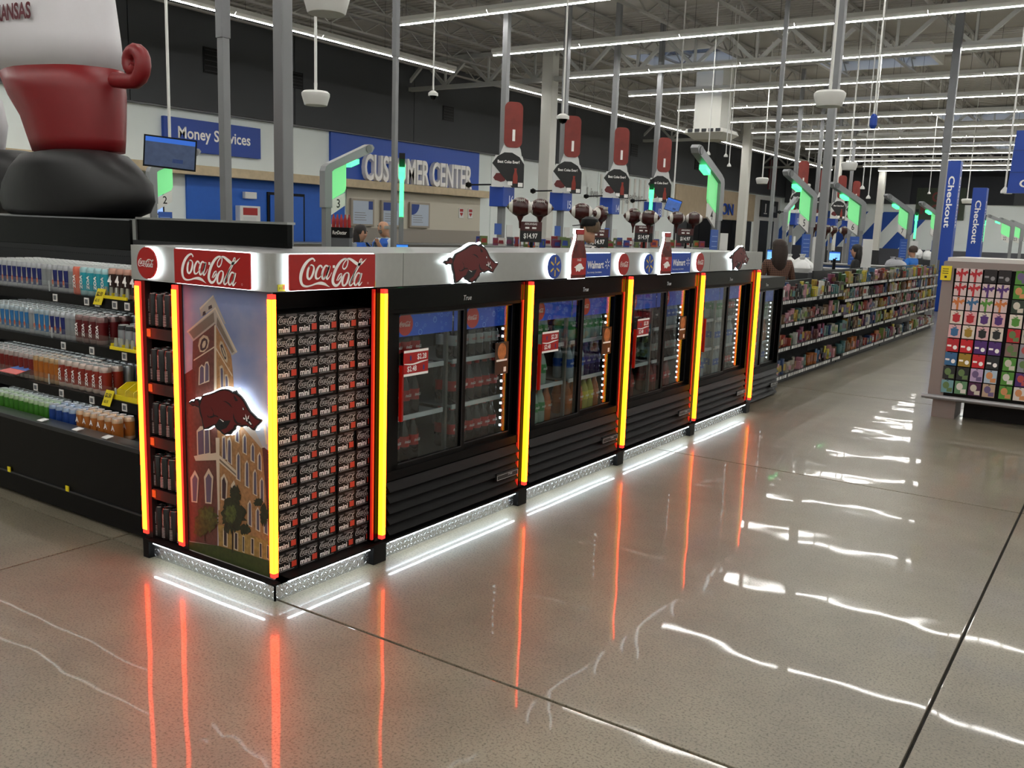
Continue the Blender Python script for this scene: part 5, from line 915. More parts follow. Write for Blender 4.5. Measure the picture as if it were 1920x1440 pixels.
# wireless access points and camera domes hanging from the roof
APW = M('dome white', '#dadad6', .4)
def hang(px, py, dep, r, lab, kind='dome'):
    p = atd(px, py, dep); o = thing('hanging_'+('sensor' if kind != 'dome' else 'access_point'), (p.x, p.y, p.z), lab, 'ceiling device')
    MB().cyl((p.x, p.y, p.z+.05), (p.x, p.y, 6.98), .018 if kind == 'dome' else .012, n=8).build('drop_pole', APW, o, True)
    if kind == 'dome':
        MB().lathe([(r*.78, -.07), (r*.82, -.06), (r*.97, .03), (r, .05), (r, .075), (r*.85, .1), (r*.3, .11)], p, 20).build('dome_body', APW, o, True)
        MB().lathe([(r*.1, .1), (r*.12, .2)], p, 8).build('collar', APW, o, True)
    elif kind == 'cam':
        MB().lathe([(r, .03), (r, .07), (r*.4, .1)], p, 16).build('housing', APW, o, True); MB().lathe([(.002, -.03), (r*.5, -.015), (r*.75, .03)], p, 14).build('lens_dome', BLKG, o, True)
    elif kind == 'blue': MB().lathe([(r*.5, -.1), (r, -.06), (r, .05), (r*.4, .08)], p, 12).build('housing', WALB, o)
    else: MB().lathe([(r, -.03), (r, .0), (r*.3, .05)], p, 12).build('housing', APW, o, True)
for a in ((612, 8, 6.8, .175, 'large white access point dome at the top edge'), (592, 187, 11.4, .175, 'white access point dome above the blue customer center wall'), (1555, 188, 10.4, .175, 'white access point dome crossing the utility pole'), (1429, 340, 26, .18, 'small white access point dome left of lane five'), (1592, 313, 20, .175, 'white access point dome above the lane six light'), (1813, 378, 34, .2, 'white access point dome near the far bulkhead'), (1512, 350, 34, .15, 'distant white access point dome near the far column')): hang(*a)
hang(812, 184, 13, .07, 'small camera dome left of the lane sixteen sign', 'cam'); hang(1055, 228, 12, .085, 'white camera dome beside the lane fifteen sign', 'cam')
hang(1638, 226, 11.5, .045, 'blue sensor hanging under the tube lights', 'blue')
for k, (px, py, d) in enumerate(((1328, 288, 20), (1361, 292, 22), (1367, 310, 22), (1617, 352, 20), (1628, 370, 21), (1742, 362, 30), (1884, 358, 12))): hang(px, py, d, .05, '%s small white sensor on a thin rod, counted from the left' % ordn(k+1), 'sensor')
hang(1890, 362, 34, .14, 'cone-shaped white lamp at the far right', 'sensor')
# warm-air unit under the roof
p = atd(1312, 245, 27); p.y += .9; hv = thing('air_unit', (p.x, p.y, p.z), 'white air diffuser box hanging left of the far column', 'air unit')
MB().box((p.x-.42, p.y-.42, p.z+.1), (p.x+.42, p.y+.42, 6.98)).build('duct', M('duct white', '#c4c3bb', .6), hv)
MB().add([(p.x+a*.5*s_, p.y+c*.5*s_, p.z+z) for s_, z in ((1.15, .1), (1.25, -.02), (.8, -.2)) for a, c in ((-1, -1), (1, -1), (1, 1), (-1, 1))], [(0, 1, 5, 4), (1, 2, 6, 5), (2, 3, 7, 6), (3, 0, 4, 7), (4, 5, 9, 8), (5, 6, 10, 9), (6, 7, 11, 10), (7, 4, 8, 11), (8, 9, 10, 11), (3, 2, 1, 0)]).build('diffuser_hood', M('duct white', '#c4c3bb', .6), hv)
for k in range(5): MB().box((p.x-.5+k*.22, p.y-.64, p.z-.0), (p.x-.36+k*.22, p.y-.6, p.z+.09)).build('grille_slot', DGREY, hv)
# ---------------------------------------------------------------- checkout lane light towers
TWG = M('tower grey', '#8c8e90', .4, .3)
def tower(x, y, sgn, num, lab, s=1.0, on=True, board=True, along=None):
    o = thing('lane_tower', (x, y, 0), lab, 'lane light', 'checkout lane light towers')
    a_ = along or 0.0; ux = Vector((math.sin(a_)*sgn, math.cos(a_)*sgn, 0)); un = Vector((math.cos(a_), -math.sin(a_), 0)); f_ = frame((x, y, 0), ux*s, (0, 0, 1), un)
    def P(pts, d0, d1, nm, mt): return MB().poly(pts, f_, d0, d1).build(nm, mt, o)
    P([(-.05, 0), (.05, 0), (.05, 1.86), (-.05, 1.86)], -.04, .04, 'post', POLEM)
    P([(-.075, 1.82), (.06, 1.82), (.06, 2.3), (.1, 2.33), (.84, 2.62), (.88, 2.68), (.84, 2.72), (.78, 2.72), (.03, 2.41), (-.05, 2.36), (-.075, 2.3)], -.05, .05, 'tower_head', TWG)
    P([(.765+a, 2.655+c) for a, c in circ(.055, 14)], -.06, .06, 'camera_knob', M('knob grey', '#6a6c6e', .4))
    P([(.42, 2.38), (.58, 2.44), (.58, 2.5), (.42, 2.44)], -.045, .045, 'beacon', GRNB if on else WHT)
    P([(.07, 2.3), (.36, 2.43), (.36, 2.09), (.33, 2.04), (.07, 1.92)], -.012, .012, 'green_panel', GRN)
    fl_ = P([(.07, 1.91), (.34, 2.03), (.34, 1.86), (.07, 1.72)], -.012, .012, 'number_flag', WHT)
    t = text(str(num), .01); g_ = frame(f_(.21, 1.885, .0135), ux*sgn, (0, 0, 1), un)
    MB().flat(t, g_, 0, .115 if num < 10 else .08, .115).build('lane_number', BLKP, fl_)
    if board:
        q = P([(.055, 1.15), (.3, 1.15), (.3, 1.7), (.055, 1.7)], .05, .06, 'notice_board', M('notice blue', '#2a55a8', .5))
        for k in range(7): MB().poly([(.08, 1.22+k*.065), (.26, 1.22+k*.065), (.26, 1.228+k*.065), (.08, 1.228+k*.065)], f_, .061).build('notice_line', M('notice pale', '#8fa9d8', .5), q)
        P([(-.36, 1.1), (-.08, 1.1), (-.08, 1.66), (-.36, 1.66)], .03, .036, 'paper_notice', PAPER)
    return o
t2, t3, t4 = atd(287, 400, 14.2), atd(612, 440, 12.4), atd(1346, 440, 12.1)
tower(t2.x, t2.y, 1, 2, 'lane two tower with green panel beside the inflatable'); tower(t3.x, t3.y, 1, 3, 'lane three tower with green panel before the customer center', board=False); tower(-1.8, t4.y, -1, 4, 'lane four tower with green panel, nearest of the right lanes')
for n, y, a_ in ((5, 13.2, .26), (6, 16.5, .5), (7, 21.0, .5), (8, 25.0, .5)): tower(-1.78, y, -1, n, 'lane %s tower with green panel in the right row' % {5: 'five', 6: 'six', 7: 'seven', 8: 'eight'}[n], along=a_)
for n, px, py, d in ((20, 1468, 470, 24), (21, 1590, 470, 27)): p = atd(px, py, d); tower(p.x, p.y, 1, n, 'far lane %s tower facing the service wall' % ('twenty', 'twenty-one')[n-20], .9, True, False)
for n, px, d in ((22, 1893, 33), (23, 1912, 36), (24, 1930, 39)): p = atd(px, 470, d); tower(p.x, p.y, -1, n, 'distant green lane %s tower at the right edge' % {22: 'twenty-two', 23: 'twenty-three', 24: 'twenty-four'}[n], 1.0, True, False, 1.3)
# lane three's neighbour seen edge-on, and two more far beacons
for px, d, lab in ((752, 13, 'green lane beacon seen edge-on under the customer center lettering'), (1217, 17, 'green lane beacon among the football balloons'), (1715, 27, 'green lane beacon right of lane seven'), (1843, 30, 'green lane beacon right of the second banner')):
    p = atd(px, 440, d); o = thing('lane_beacon', (p.x, p.y, 0), lab, 'lane light'); dv = Vector((p.x-CAM.x, p.y-CAM.y, 0)).normalized(); f_ = frame((p.x, p.y, 0), -dv, (0, 0, 1), Vector((-dv.y, dv.x, 0)))
    MB().cyl((p.x, p.y, 0), (p.x, p.y, 1.75), .035, n=10).build('post', POLEM, o, True); MB().poly([(-.02, 1.72), (.1, 1.76), (.16, 1.95), (.16, 2.2), (.04, 2.28), (-.02, 2.2)], f_, -.03, .03).build('green_panel', GRNB, o)
    MB().poly([(.06, 2.26), (.3, 2.34), (.28, 2.44), (.08, 2.36)], f_, -.045, .045).build('beacon', GRNB, o); MB().poly([(.0, 2.3), (.32, 2.42), (.5, 2.5), (.48, 2.58), (.0, 2.38)], f_, -.04, .04).build('arm', BLK, o)
# ---------------------------------------------------------------- numbered lane poles 16 .. 13 with promo boards
PROR = M('promo red', '#7d2a22', .5, noise=.15, scale=4); PROW = M('promo white', '#d3d3d2', .5); PROK = M('promo black', '#141314', .5)
def lane_pole(y, num, x=-8.0, lab='', sc=1.0, z0=0.0):
    o = thing('lane_pole', (x, y, 0), lab, 'lane pole', 'numbered lane poles with promotion boards')
    MB().bbox((x-.06, y-.06, 0), (x+.06, y+.06, 6.97), .01).build('shaft', POLEM, o)
    b_ = MB().bbox((x-.17, y-.2, 2.06), (x+.17, y+.2, 2.46), .01).build('number_box', WALB, o)
    for f_ in (frX(x+.171, y+.09, 2.2),): t = text(str(num), .015); MB().flat(t, f_, 0, .13, .17).build('lane_number', M('number white', '#dfe6f5', .5), b_)
    dv = Vector((.78, -.62, 0)); ux = Vector((.62, .78, 0)); f_ = frame((x+.2, y-.12, 2.44), ux, (0, 0, 1), dv)
    bd = MB().poly([(-.33, 0), (.34, 0), (.34, .5), (.3, .62), (-.26, .62), (-.33, .42)], f_, 0, .02).build('promo_board', PROW, o)
    MB().poly([(-.33, .46), (-.22, .6), (-.08, .68), (.08, .68), (.24, .6), (.34, .46), (.34, 0), (.1, 0)], f_, .021, .03).build('black_shield', PROK, bd)
    MB().poly([(-.2, .55), (.3, .55), (.26, .75), (.18, .92), (.06, .98), (-.06, .9)], f_, -.01, .015).build('white_backing', PROW, bd)
    MB().poly(rrect(-.1, .78, .28, 1.66, .12, 5), f_, .016, .03).build('red_standee', PROR, bd)
    t = text('1', .05); MB().flat(t, f_, .032, .2, None, .1, 1.02).build('standee_number', WHTP, bd)
    t = text('Best Coke Ever?', .02); MB().flat(t, f_, .033, fit(t, .46), .055, .01, .5).build('lettering', WHTP, bd)
    MB().poly([(a*.07*1+.16, c*.3+.08) for a, c in [(q[0]*1.4, q[1]) for q in BOTP]], f_, .033).build('bottle_print', M('bottle print', '#8a2a1c', .4), bd)
    MB().poly([(-.3, .18), (-.24, .27), (-.1, .28), (-.02, .2), (-.06, .12), (-.14, .1), (-.2, .12), (-.26, .13)], f_, .024).build('emblem_print', REDD, bd)
    MB().poly([(.0, .04), (.1, .04), (.1, .12), (.0, .12)], f_, .0335).poly([(.22, .02), (.32, .02), (.32, .1), (.22, .1)], f_, .0335).build('white_print', WHTP, bd)
    am = MB().cyl((x, y-.05, 2.5), (x-.1, y-1.0, 2.44), .018, n=6).build('sensor_arm', BLK, o); MB().lathe([(.002, -.06), (.06, -.03), (.06, .03), (.002, .06)], (x-.1, y-1.0, 2.44), 10).build('sensor_head', BLKG, am, True)
    f2 = frX(x+.065, y, 0)
    MB().poly([(-.32, 1.5), (-.08, 1.5), (-.08, 1.72), (-.32, 1.72)], f2, 0, .01).build('blue_notice', M('notice blue', '#2a55a8', .5), o); MB().poly([(.1, 1.42), (.32, 1.42), (.32, 1.7), (.1, 1.7)], f2, 0, .01).build('paper_notice', PAPER, o)
for num, y in ((16, 13.0), (15, 15.3), (14, 17.6), (13, 20.0)): lane_pole(y, num, lab='lane %s pole with black promo board and plain red standee' % {16: 'sixteen', 15: 'fifteen', 14: 'fourteen', 13: 'thirteen'}[num])
for num, px, d in ((12, 1484, 30), (11, 1526, 33), (10, 1560, 36), (9, 1588, 39)): p = atd(px, 420, d); lane_pole(p.y, num, p.x, 'far lane %s pole with red standee, seen small' % {12: 'twelve', 11: 'eleven', 10: 'ten', 9: 'nine'}[num])
# football balloons above price placards
FB = M('football brown', '#3a1412', .18, noise=.15, scale=10); FW = M('football white', '#c9c4bd', .25)
def balloon(px, py, dep, rz, lab):
    p = atd(px, py, dep); o = thing('football_balloon', tuple(p), lab, 'balloon', 'football balloons over the checkout stands')
    o.rotation_euler = (0, 0, rz); r = .15
    prof = [(.004, -.2), (.05, -.165), (.1, -.11), (.133, -.05), (.14, 0), (.133, .05), (.1, .11), (.05, .165), (.004, .2)]
    mb = MB(); n = 18
    for rr_, a in prof:
        for i in range(n): t = 2*math.pi*i/n; mb.v.append(Vector((a, rr_*math.cos(t)*.8, rr_*math.sin(t)))+p)
    for j in range(len(prof)-1):
        for i in range(n): i2 = (i+1) % n; mb.f.append([j*n+i, j*n+i2, (j+1)*n+i2, (j+1)*n+i]); mb.m.append(1 if j in (1, 6) else 0)
    mb.build('balloon_skin', [FB, FW], o, True)
    MB().lathe([(.012, -.3), (.02, -.2), (.05, -.13)], p, 8).build('neck', FB, o, True); MB().cyl((p.x, p.y, p.z-.3), (p.x, p.y, 1.3 if dep < 20 else 0), .005, n=5).build('stick', WHT, o)
    l = MB().box((p.x-.06, p.y-.1, p.z+.085), (p.x+.06, p.y-.085, p.z+.097)).build('laces', FW, o)
    for k in range(5): MB().box((p.x-.055+k*.025, p.y-.105, p.z+.07), (p.x-.048+k*.025, p.y-.08, p.z+.112)).build('lace_stitch', FW, l)
for k, (px, py, d, rz) in enumerate(((976, 388, 13, .6), (1013, 390, 13.4, .6), (1091, 397, 14.5, .6), (1126, 401, 14.8, 1.5), (1188, 405, 16.4, .9), (1217, 408, 16.2, .2), (1269, 409, 18.4, .8), (1301, 410, 18.6, .5), (1526, 425, 26, .5), (1550, 430, 28, .5), (1562, 431, 29, .9), (1583, 432, 30, .6))): balloon(px, py, d, rz, 'brown football balloon with white stripes, %s from the left' % ordn(k+1))
# placards under the balloons
for k, (px, py, d) in enumerate(((995, 433, 13.2), (1122, 445, 14.7), (1207, 437, 16.3), (1285, 441, 18.5))):
    p = atd(px, py, d); o = thing('price_placard', (p.x, p.y, 0), 'black price placard reading 14.97 under the %s balloon pair' % ordn(k+1), 'placard'); f_ = frame((p.x, p.y, p.z), _rt, (0, 0, 1), (_rt.y, -_rt.x, 0))
    MB().poly([(-.16, -.16), (.16, -.16), (.16, .13), (-.16, .13)], f_, -.01, .01).build('board', PROK, o); MB().poly([(-.16, .0), (.16, .0), (.16, .13), (-.16, .13)], f_, .0105).build('maroon_band', M('band maroon', '#4a1c1c', .5), o)
    t = text('$14.97', .02); MB().flat(t, f_, .011, fit(t, .2), .07, .0, -.07).build('price_lettering', WHTP, o); t = text('ARKANSAS', .02); MB().flat(t, f_, .012, fit(t, .18), .03, 0, .1).build('team_lettering', WHTP, o)
    MB().poly([(-.08, .03), (-.02, .03), (-.02, .055), (-.08, .055)], f_, .012).poly([(.02, .03), (.08, .03), (.08, .055), (.02, .055)], f_, .012).build('band_print', WHTP, o)
    MB().box((p.x-.02, p.y+.02, .9), (p.x+.02, p.y+.05, p.z)).build('stem', BLK, o); MB().box((p.x-.25, p.y-.15, 0), (p.x+.25, p.y+.25, .95)).build('stand', DGREY, o)
# checkout counters with goods on top, seen above the display
CTR = M('counter dark', '#33353a', .5)
def counter(x0, x1, y0, y1, h, lab, mt=None):
    o = thing('checkout_counter', ((x0+x1)/2, (y0+y1)/2, 0), lab, 'counter')
    MB().box((x0+.03, y0+.03, 0), (x1-.03, y1-.03, h-.04)).build('counter_body', mt or CTR, o); MB().bbox((x0, y0, h-.04), (x1, y1, h), .01).build('counter_top', TOPM, o); MB().box((x1-.03, y0+.1, h*.45), (x1-.02, y1-.1, h*.55)).build('blue_stripe', WALB, o)
    return o
IMP = ['#8a2a1e', '#2a3f86', '#b0552a', '#4a4a52', '#7a1f24', '#c9c4bd', '#5a6a3a', '#6a2a4a']
ni = 0
for k, (y0, d) in enumerate(((10.6, 0), (12.6, 0), (14.6, 0), (16.6, 0), (18.8, 0))):
    xc = -5.6-k*.25; counter(xc-1.6, xc+.6, y0, y0+.7, 1.32, '%s checkout counter piled with snacks behind the display' % ordn(k+1))
    for i in range(11):
        x = xc-1.5+i*.19; col = R.choice(IMP); me, nm = R.choice(((bagme, 'snack_bag'), (boxme, 'snack_box'), (tubme, 'snack_tub'))); o = bpy.data.objects.new(nm, me); COL.objects.link(o)
        o.location = (x, y0+R.uniform(.12, .5), 1.321); o.scale = (1.4, 1.4, R.uniform(.9, 1.5)); o.rotation_euler = (0, 0, R.uniform(-1.4, -.6)); remat(o, hexm(col, .35)); add_child(o, labme, 'front_print', hexm(R.choice(IMP), .4)); ni += 1
        tag(o, '%s on the %s checkout counter, %s from the wall end' % (nm.replace('_', ' '), ordn(k+1), ordn(i+1)), 'snack', 'snacks on the checkout counters')
for k, (y0, px) in enumerate(((11.0, 0), (14.6, 0), (18.2, 0), (22.5, 0))): counter(-4.6, -2.1, y0, y0+.9, 1.0, '%s low register counter behind the candy shelving' % ordn(k+1), M('counter blue', '#24406f', .5))
# customer service desk
counter(-16.4, -15.2, 11, 24.5, 1.08, 'long grey customer service desk in front of the blue wall', M('desk grey', '#6a6660', .6))
def screen(px, py, dep, w, h, lab, em='#5fa0e0', tilt=0, base=True, st=.8):
    p = atd(px, py, dep); o = thing('screen', (p.x, p.y, 0 if base else p.z), lab, 'screen'); dv = Vector((CAM.x-p.x, CAM.y-p.y, 0)).normalized(); ux = Vector((-dv.y, dv.x, 0)); ux = (ux+Vector((0, 0, tilt))).normalized(); uy = Vector((0, 0, 1))-Vector((ux.x, ux.y, 0))*tilt; f_ = frame(p, ux, uy, dv)
    MB().poly([(-w/2, -h/2), (w/2, -h/2), (w/2, h/2), (-w/2, h/2)], f_, -.03, 0).build('casing', BLK, o); e_ = M('screen '+em, em, .3, emit=st, ecol=em, noise=.25, scale=12)
    q = MB().poly([(-w*.47, -h*.45), (w*.47, -h*.45), (w*.47, h*.45), (-w*.47, h*.45)], f_, .002).build('display', e_, o)
    MB().poly([(-w*.47, h*.3), (w*.47, h*.3), (w*.47, h*.45), (-w*.47, h*.45)], f_, .004).build('title_bar', M('screen bar', '#2a62c4', .3, emit=.5, ecol='#2a62c4'), q)
    MB().poly([(w*.05, -h*.3), (w*.25, -h*.3), (w*.25, -h*.18), (w*.05, -h*.18)], f_, .004).build('button', M('screen button', '#24407a', .3), q)
    if base: MB().cyl((p.x, p.y, 0), (p.x, p.y, p.z-h*.3), .03, n=8).build('stand', BLK, o)
    else: MB().cyl((p.x-dv.x*.04, p.y-dv.y*.04, p.z), (p.x-dv.x*.04, p.y-dv.y*.04, 6.98), .02, n=8).build('drop_pole', APW, o)
    return o
screen(319, 287, 12.5, .68, .42, 'hanging security monitor showing the store beside money services', '#33405a', -.07, False, .5); screen(1262, 385, 22, .36, .3, 'small tilted blue screen hanging near lane thirteen', '#3a5a9a', -.3, False, .5)
screen(262, 378, 15, .75, .4, 'pale blue desk screen behind the black inflatable shoe', '#8fb0f0'); screen(1449, 478, 13.5, .17, .16, 'bright blue register screen beside the plaid-coat shopper', '#7ab8e8', st=1.0); screen(1565, 480, 17, .2, .17, 'bright blue register screen between lanes five and six', '#7ab8e8', st=1.0); screen(750, 463, 12, .22, .07, 'blue card terminal screen by the bald man', '#3f8ae0', st=1.0)
# ---------------------------------------------------------------- wall signs
def wsign(nm, y0, y1, z0, z1, mt, lab, d=.12, x=None):
    x = XW if x is None else x; o = thing(nm, (x, (y0+y1)/2, z0), lab, 'wall sign'); MB().bbox((x, y0, z0), (x+d, y1, z1), .01).build('panel', mt, o); return o, frX(x+d+.002, (y0+y1)/2, (z0+z1)/2)
o, f_ = wsign('wall_sign', 12.0, 15.06, 3.3, 4.12, WALB, 'blue money services wall sign'); t = text('Money Services', .02); MB().flat(t, f_, 0, fit(t, 2.3), .28, .02, .06).build('lettering', WHTP, o)
t = text('CUSTOMER CENTER', .02); o = thing('wall_lettering', (XW+.08, 21.9, 3.0), 'tall white customer center letters on the blue band', 'wall sign')
s_ = fit(t, 5.6); mb = MB().flat(t, frX(XW+.24, 21.9, 3.4), 0, s_, .78); k = len(mb.v); mb.flat(t, frX(XW+.08, 21.9, 3.4), 0, s_, .78)
ed = {}
for f in list(t[1]):
    for a, c in zip(f, f[1:]+f[:1]): ed[(a, c)] = ed.get((a, c), 0)+1
for (a, c) in ed:
    if (c, a) not in ed: mb.f.append([a, c, k+c, k+a]); mb.m.append(0)
mb.build('lettering', WHTP, o)
for j, (y0, hd) in enumerate(((18.6, 'pale'), (20.0, 'blue'), (21.4, 'arc'))):
    o, f_ = wsign('service_poster', y0, y0+1.05, 1.55, 2.4, M('poster frame', '#a2988a', .6), '%s framed service poster behind the customer desk' % ('left', 'middle', 'right')[j], .08, XW+.061)
    MB().poly([(-.45, -.36), (.45, -.36), (.45, .36), (-.45, .36)], f_, .002).build('poster_sheet', M('poster pale', '#bcc7d6', .6), o)
    if hd == 'arc': MB().poly([(-.45, .36), (-.45, .0)]+[(-.45+.4*math.sin(a*.196), .36-.36*math.cos(a*.196)) for a in range(1, 9)], f_, .004).build('blue_corner', M('poster blue', '#26438c', .6), o)
    else: MB().poly([(-.45 if hd == 'blue' else .25, .1), (.22 if hd == 'blue' else .45, .1), (.22 if hd == 'blue' else .45, .36), (-.45 if hd == 'blue' else .25, .36)], f_, .004).build('blue_header', M('poster blue', '#26438c', .6), o)
    for k in range(4): MB().poly([(-.38, -.02-k*.075), (.1+.05*(k % 2), -.02-k*.075), (.1+.05*(k % 2), .0-k*.075), (-.38, .0-k*.075)], f_, .004).build('text_line', GREYP, o)
o, f_ = wsign('wall_poster', 17.5, 18.1, 1.28, 1.58, PAPER, 'white notice under small lettering beside the blue door', .08, XW+.06)
for k in range(3): MB().poly([(-.22, .06-k*.06), (.22, .06-k*.06), (.22, .075-k*.06), (-.22, .075-k*.06)], f_, .0).build('text_line', GREYP, o)
for j, y0 in enumerate((24.2, 24.75)):
    o, f_ = wsign('emergency_sign', y0, y0+.26, 1.95, 2.3, PAPER, '%s red heart emergency sign on the beige wall' % ('larger', 'smaller')[j], .03, XW+.041); MB().poly([(-.1, .05), (.1, .05), (.1, .15), (-.1, .15)], f_).build('red_header', COKER, o); MB().poly([(0, -.12), (.09, -.02), (.05, .03), (0, .0), (-.05, .03), (-.09, -.02)], f_).build('heart', COKER, o)
o, f_ = wsign('brochure_cabinet', 14.2, 14.9, 1.3, 2.0, WHT, 'white brochure cabinet on the blue wall', .2, XW+.06); MB().poly([(-.25, .1), (.25, .1), (.25, .3), (-.25, .3)], f_).build('brochure', COKER, o); MB().poly([(-.25, -.28), (.2, -.28), (.2, .05), (-.25, .05)], f_).build('brochure', PAPER, o)
o, f_ = wsign('wall_alarm', 14.45, 14.85, 2.2, 2.38, WHT, 'small white alarm box above the brochure cabinet', .12, XW+.06)
o = thing('wall_lettering', (XW+.03, 34.5, 3.3), 'pale grey raised live better together lettering', 'wall sign')
for s_, y, z, wd in (('Live better together.', 36.2, 3.35, 5.6), ('SAVE', 41.0, 3.3, 3.0)): t = text(s_, .01); MB().flat(t, frX(XW+.08, y, z), 0, fit(t, wd), .42).build('lettering', M('letter grey', '#a8a8a4', .6), o)
o = thing('wall_lettering', (XW+.1, 50.5, 3.0), 'blue storefront letters on the sand wall', 'wall sign'); t = text('ION', .03); MB().flat(t, frX(XW+.16, 49.8, 3.2), 0, fit(t, 2.2), .62).build('lettering', WALB, o)
o, f_ = wsign('shop_sign', 55.6, 58.8, 2.95, 4.0, M('shop sign black', '#1d1d1f', .5), 'square black shop sign on the white surround', .12, XW+.08); MB().poly([(-.9, -.25), (-.75, -.25), (-.72, .3), (-.93, .3)], f_).build('brush_mark', WHTP, o); MB().poly([(-1.1, -.35), (-.5, -.35), (-.5, -.28), (-1.1, -.28)], f_).build('underline', WHTP, o); MB().poly([(.3, -.2), (1.2, -.2), (1.2, .2), (.3, .2)], f_).build('sign_print', GREYP, o)
p = at(1845, 420, 1, YF-.1); o = thing('wall_sign', (p.x, YF, 2.6), 'dark green go hogs banner on the far wall', 'wall sign'); p = at(1790, 408, 1, YF-.1)
p = at(1803, 405, 1, YF-.1); MB().box((p.x-1.4, YF-.06, p.z-1.0), (p.x+1.4, YF-.02, p.z+.95)).build('panel', M('banner olive', '#3a4434', .6), o)
for s_, dz in (('GO', .4), ('HOGS', -.35)): t = text(s_, .04); MB().flat(t, frY(p.x, YF-.07, p.z+dz), 0, fit(t, 1.0 if s_ == 'GO' else 2.2), .55).build('lettering', M('banner red', '#6a2a26', .6), o)
o.location = (p.x, YF-.04, p.z)
# hanging / standing blue checkout banners
def banner(x, y, w, z0, z1, lab):
    o = thing('checkout_banner', (x, y, 0), lab, 'banner'); MB().bbox((x-w/2, y-w/2, z0), (x+w/2, y+w/2, z1), .02).build('banner_column', WALB, o); t = text('Checkout', .02)
    MB().flat(t, frame((x, y-w/2-.002, z1-.95), (0, 0, -1), (1, 0, 0), (0, -1, 0)), 0, fit(t, 1.2), w*.4).build('lettering', WHTP, o); MB().flat(t, frame((x+w/2+.002, y, z1-.95), (0, 0, -1), (0, 1, 0), (1, 0, 0)), 0, fit(t, 1.2), w*.4).build('lettering', WHTP, o)
    MB().box((x-w*.52, y-w*.52, z0+.95), (x+w*.52, y+w*.52, z0+.99)).build('joint_band', M('joint navy', '#16336f', .5), o)
p = atd(1772, 470, 22); banner(p.x, p.y, .32, 0, 3.55, 'tall blue checkout banner column beside the grey pole'); p = atd(1826, 470, 26); banner(p.x, p.y, .36, 0, 3.2, 'second blue checkout banner column further right')
p = at(1887, 362, 1, 9.6); o = thing('hanging_sign', (p.x+.6, 9.6, p.z), 'large blue hanging checkout sign cut by the right edge', 'hanging sign'); hz = (at(1895, 245, 1, 9.6).z-p.z)
MB().add([(p.x, 9.6, p.z), (p.x+1.5, 9.6, p.z), (p.x+1.5, 9.6, p.z+hz), (p.x+.03, 9.6, p.z+hz), (p.x, 9.66, p.z), (p.x+1.5, 9.66, p.z), (p.x+1.5, 9.66, p.z+hz), (p.x+.03, 9.66, p.z+hz)], [(0, 1, 2, 3), (7, 6, 5, 4), (0, 4, 5, 1), (1, 5, 6, 2), (2, 6, 7, 3), (3, 7, 4, 0)]).build('panel', WALB, o)
t = text('Checkout', .02); wt = fit(t, .62); MB().flat(t, frY(p.x+.12+.31, 9.598, p.z+.11), 0, wt, .085).build('lettering', WHTP, o)
for k in (.33, .68): MB().box((p.x, 9.597, p.z+hz*k), (p.x+1.5, 9.6, p.z+hz*k+.006)).build('panel_seam', M('joint navy', '#16336f', .5), o)
for x in (p.x+.3, p.x+1.2): MB().cyl((x, 9.63, p.z+hz), (x, 9.63, 6.98), .008, n=6).build('hanger', STEEL, o)
# american flag on the dark wall
o = thing('wall_flag', (XW+.3, 57, 4.6), 'striped flag hanging on the charcoal wall', 'flag'); f_ = frX(XW+.27, 57, 4.7)
for k in range(7): MB().poly([(-.8+k*.23, 0), (-.57+k*.23, 0), (-.57+k*.23, 1.9), (-.8+k*.23, 1.9)], f_, 0, .02).build('stripe', M('flag red', '#6a2a30', .7) if k % 2 == 0 else M('flag white', '#8d8d8d', .7), o)
# small shopping goods by the registers
bagm = M('plastic bag white', '#e8e8e6', .4)
def lumps(px, py, dep, n, lab, mt, w=.35):
    p = atd(px, py, dep); o = thing('shopping_bag', (p.x, p.y, 1.0), lab, 'shopping bag')
    for i in range(n): MB().lathe([(.02, -.1), (.1, -.08), (.13, 0), (.1, .08), (.03, .13), (.05, .17), (.01, .16)], (p.x+R.uniform(-w, w)*.5, p.y+R.uniform(-w, w)*.5, p.z+R.uniform(-.03, .03)), 9, sx=R.uniform(.7, 1.2), sy=R.uniform(.7, 1.2)).build('bag_bulge', mt, o, True)
    MB().box((p.x-.3, p.y-.3, 0), (p.x+.3, p.y+.3, p.z-.08)).build('bagging_stand', DGREY, o)
lumps(1490, 500, 14.2, 5, 'heap of white plastic bags right of the plaid-coat shopper', bagm); lumps(1732, 480, 21, 3, 'white plastic bag standing near lane eight', bagm, .2); lumps(1672, 497, 18.5, 3, 'grey bags near the lane seven register', M('bag grey', '#a9a9ae', .5))
p = atd(640, 440, 12.9); o = thing('product_stand', (p.x, p.y, 0), 'grey product stand with red bottles on top by lane three', 'display stand'); f_ = frame((p.x, p.y, 0), _rt, (0, 0, 1), (_rt.y, -_rt.x, 0))
MB().poly([(-.13, 0), (.13, 0), (.13, 1.5), (-.13, 1.5)], f_, -.12, .12).build('stand_body', M('stand grey', '#55575a', .5), o); MB().poly([(-.14, 1.42), (.14, 1.42), (.14, 1.56), (-.14, 1.56)], f_, -.13, .13).build('black_band', BLK, o)
t = text('RugDoctor', .02, .2); MB().flat(t, f_, .132, fit(t, .2), .05, 0, 1.49).build('lettering', WHTP, o)
for k in range(5): q = f_(-.11+k*.055, 1.56, 0); MB().lathe([(.024, 0), (.026, .1), (.012, .15), (.01, .18)], q, 8).build('red_bottle', COKER, o, True)
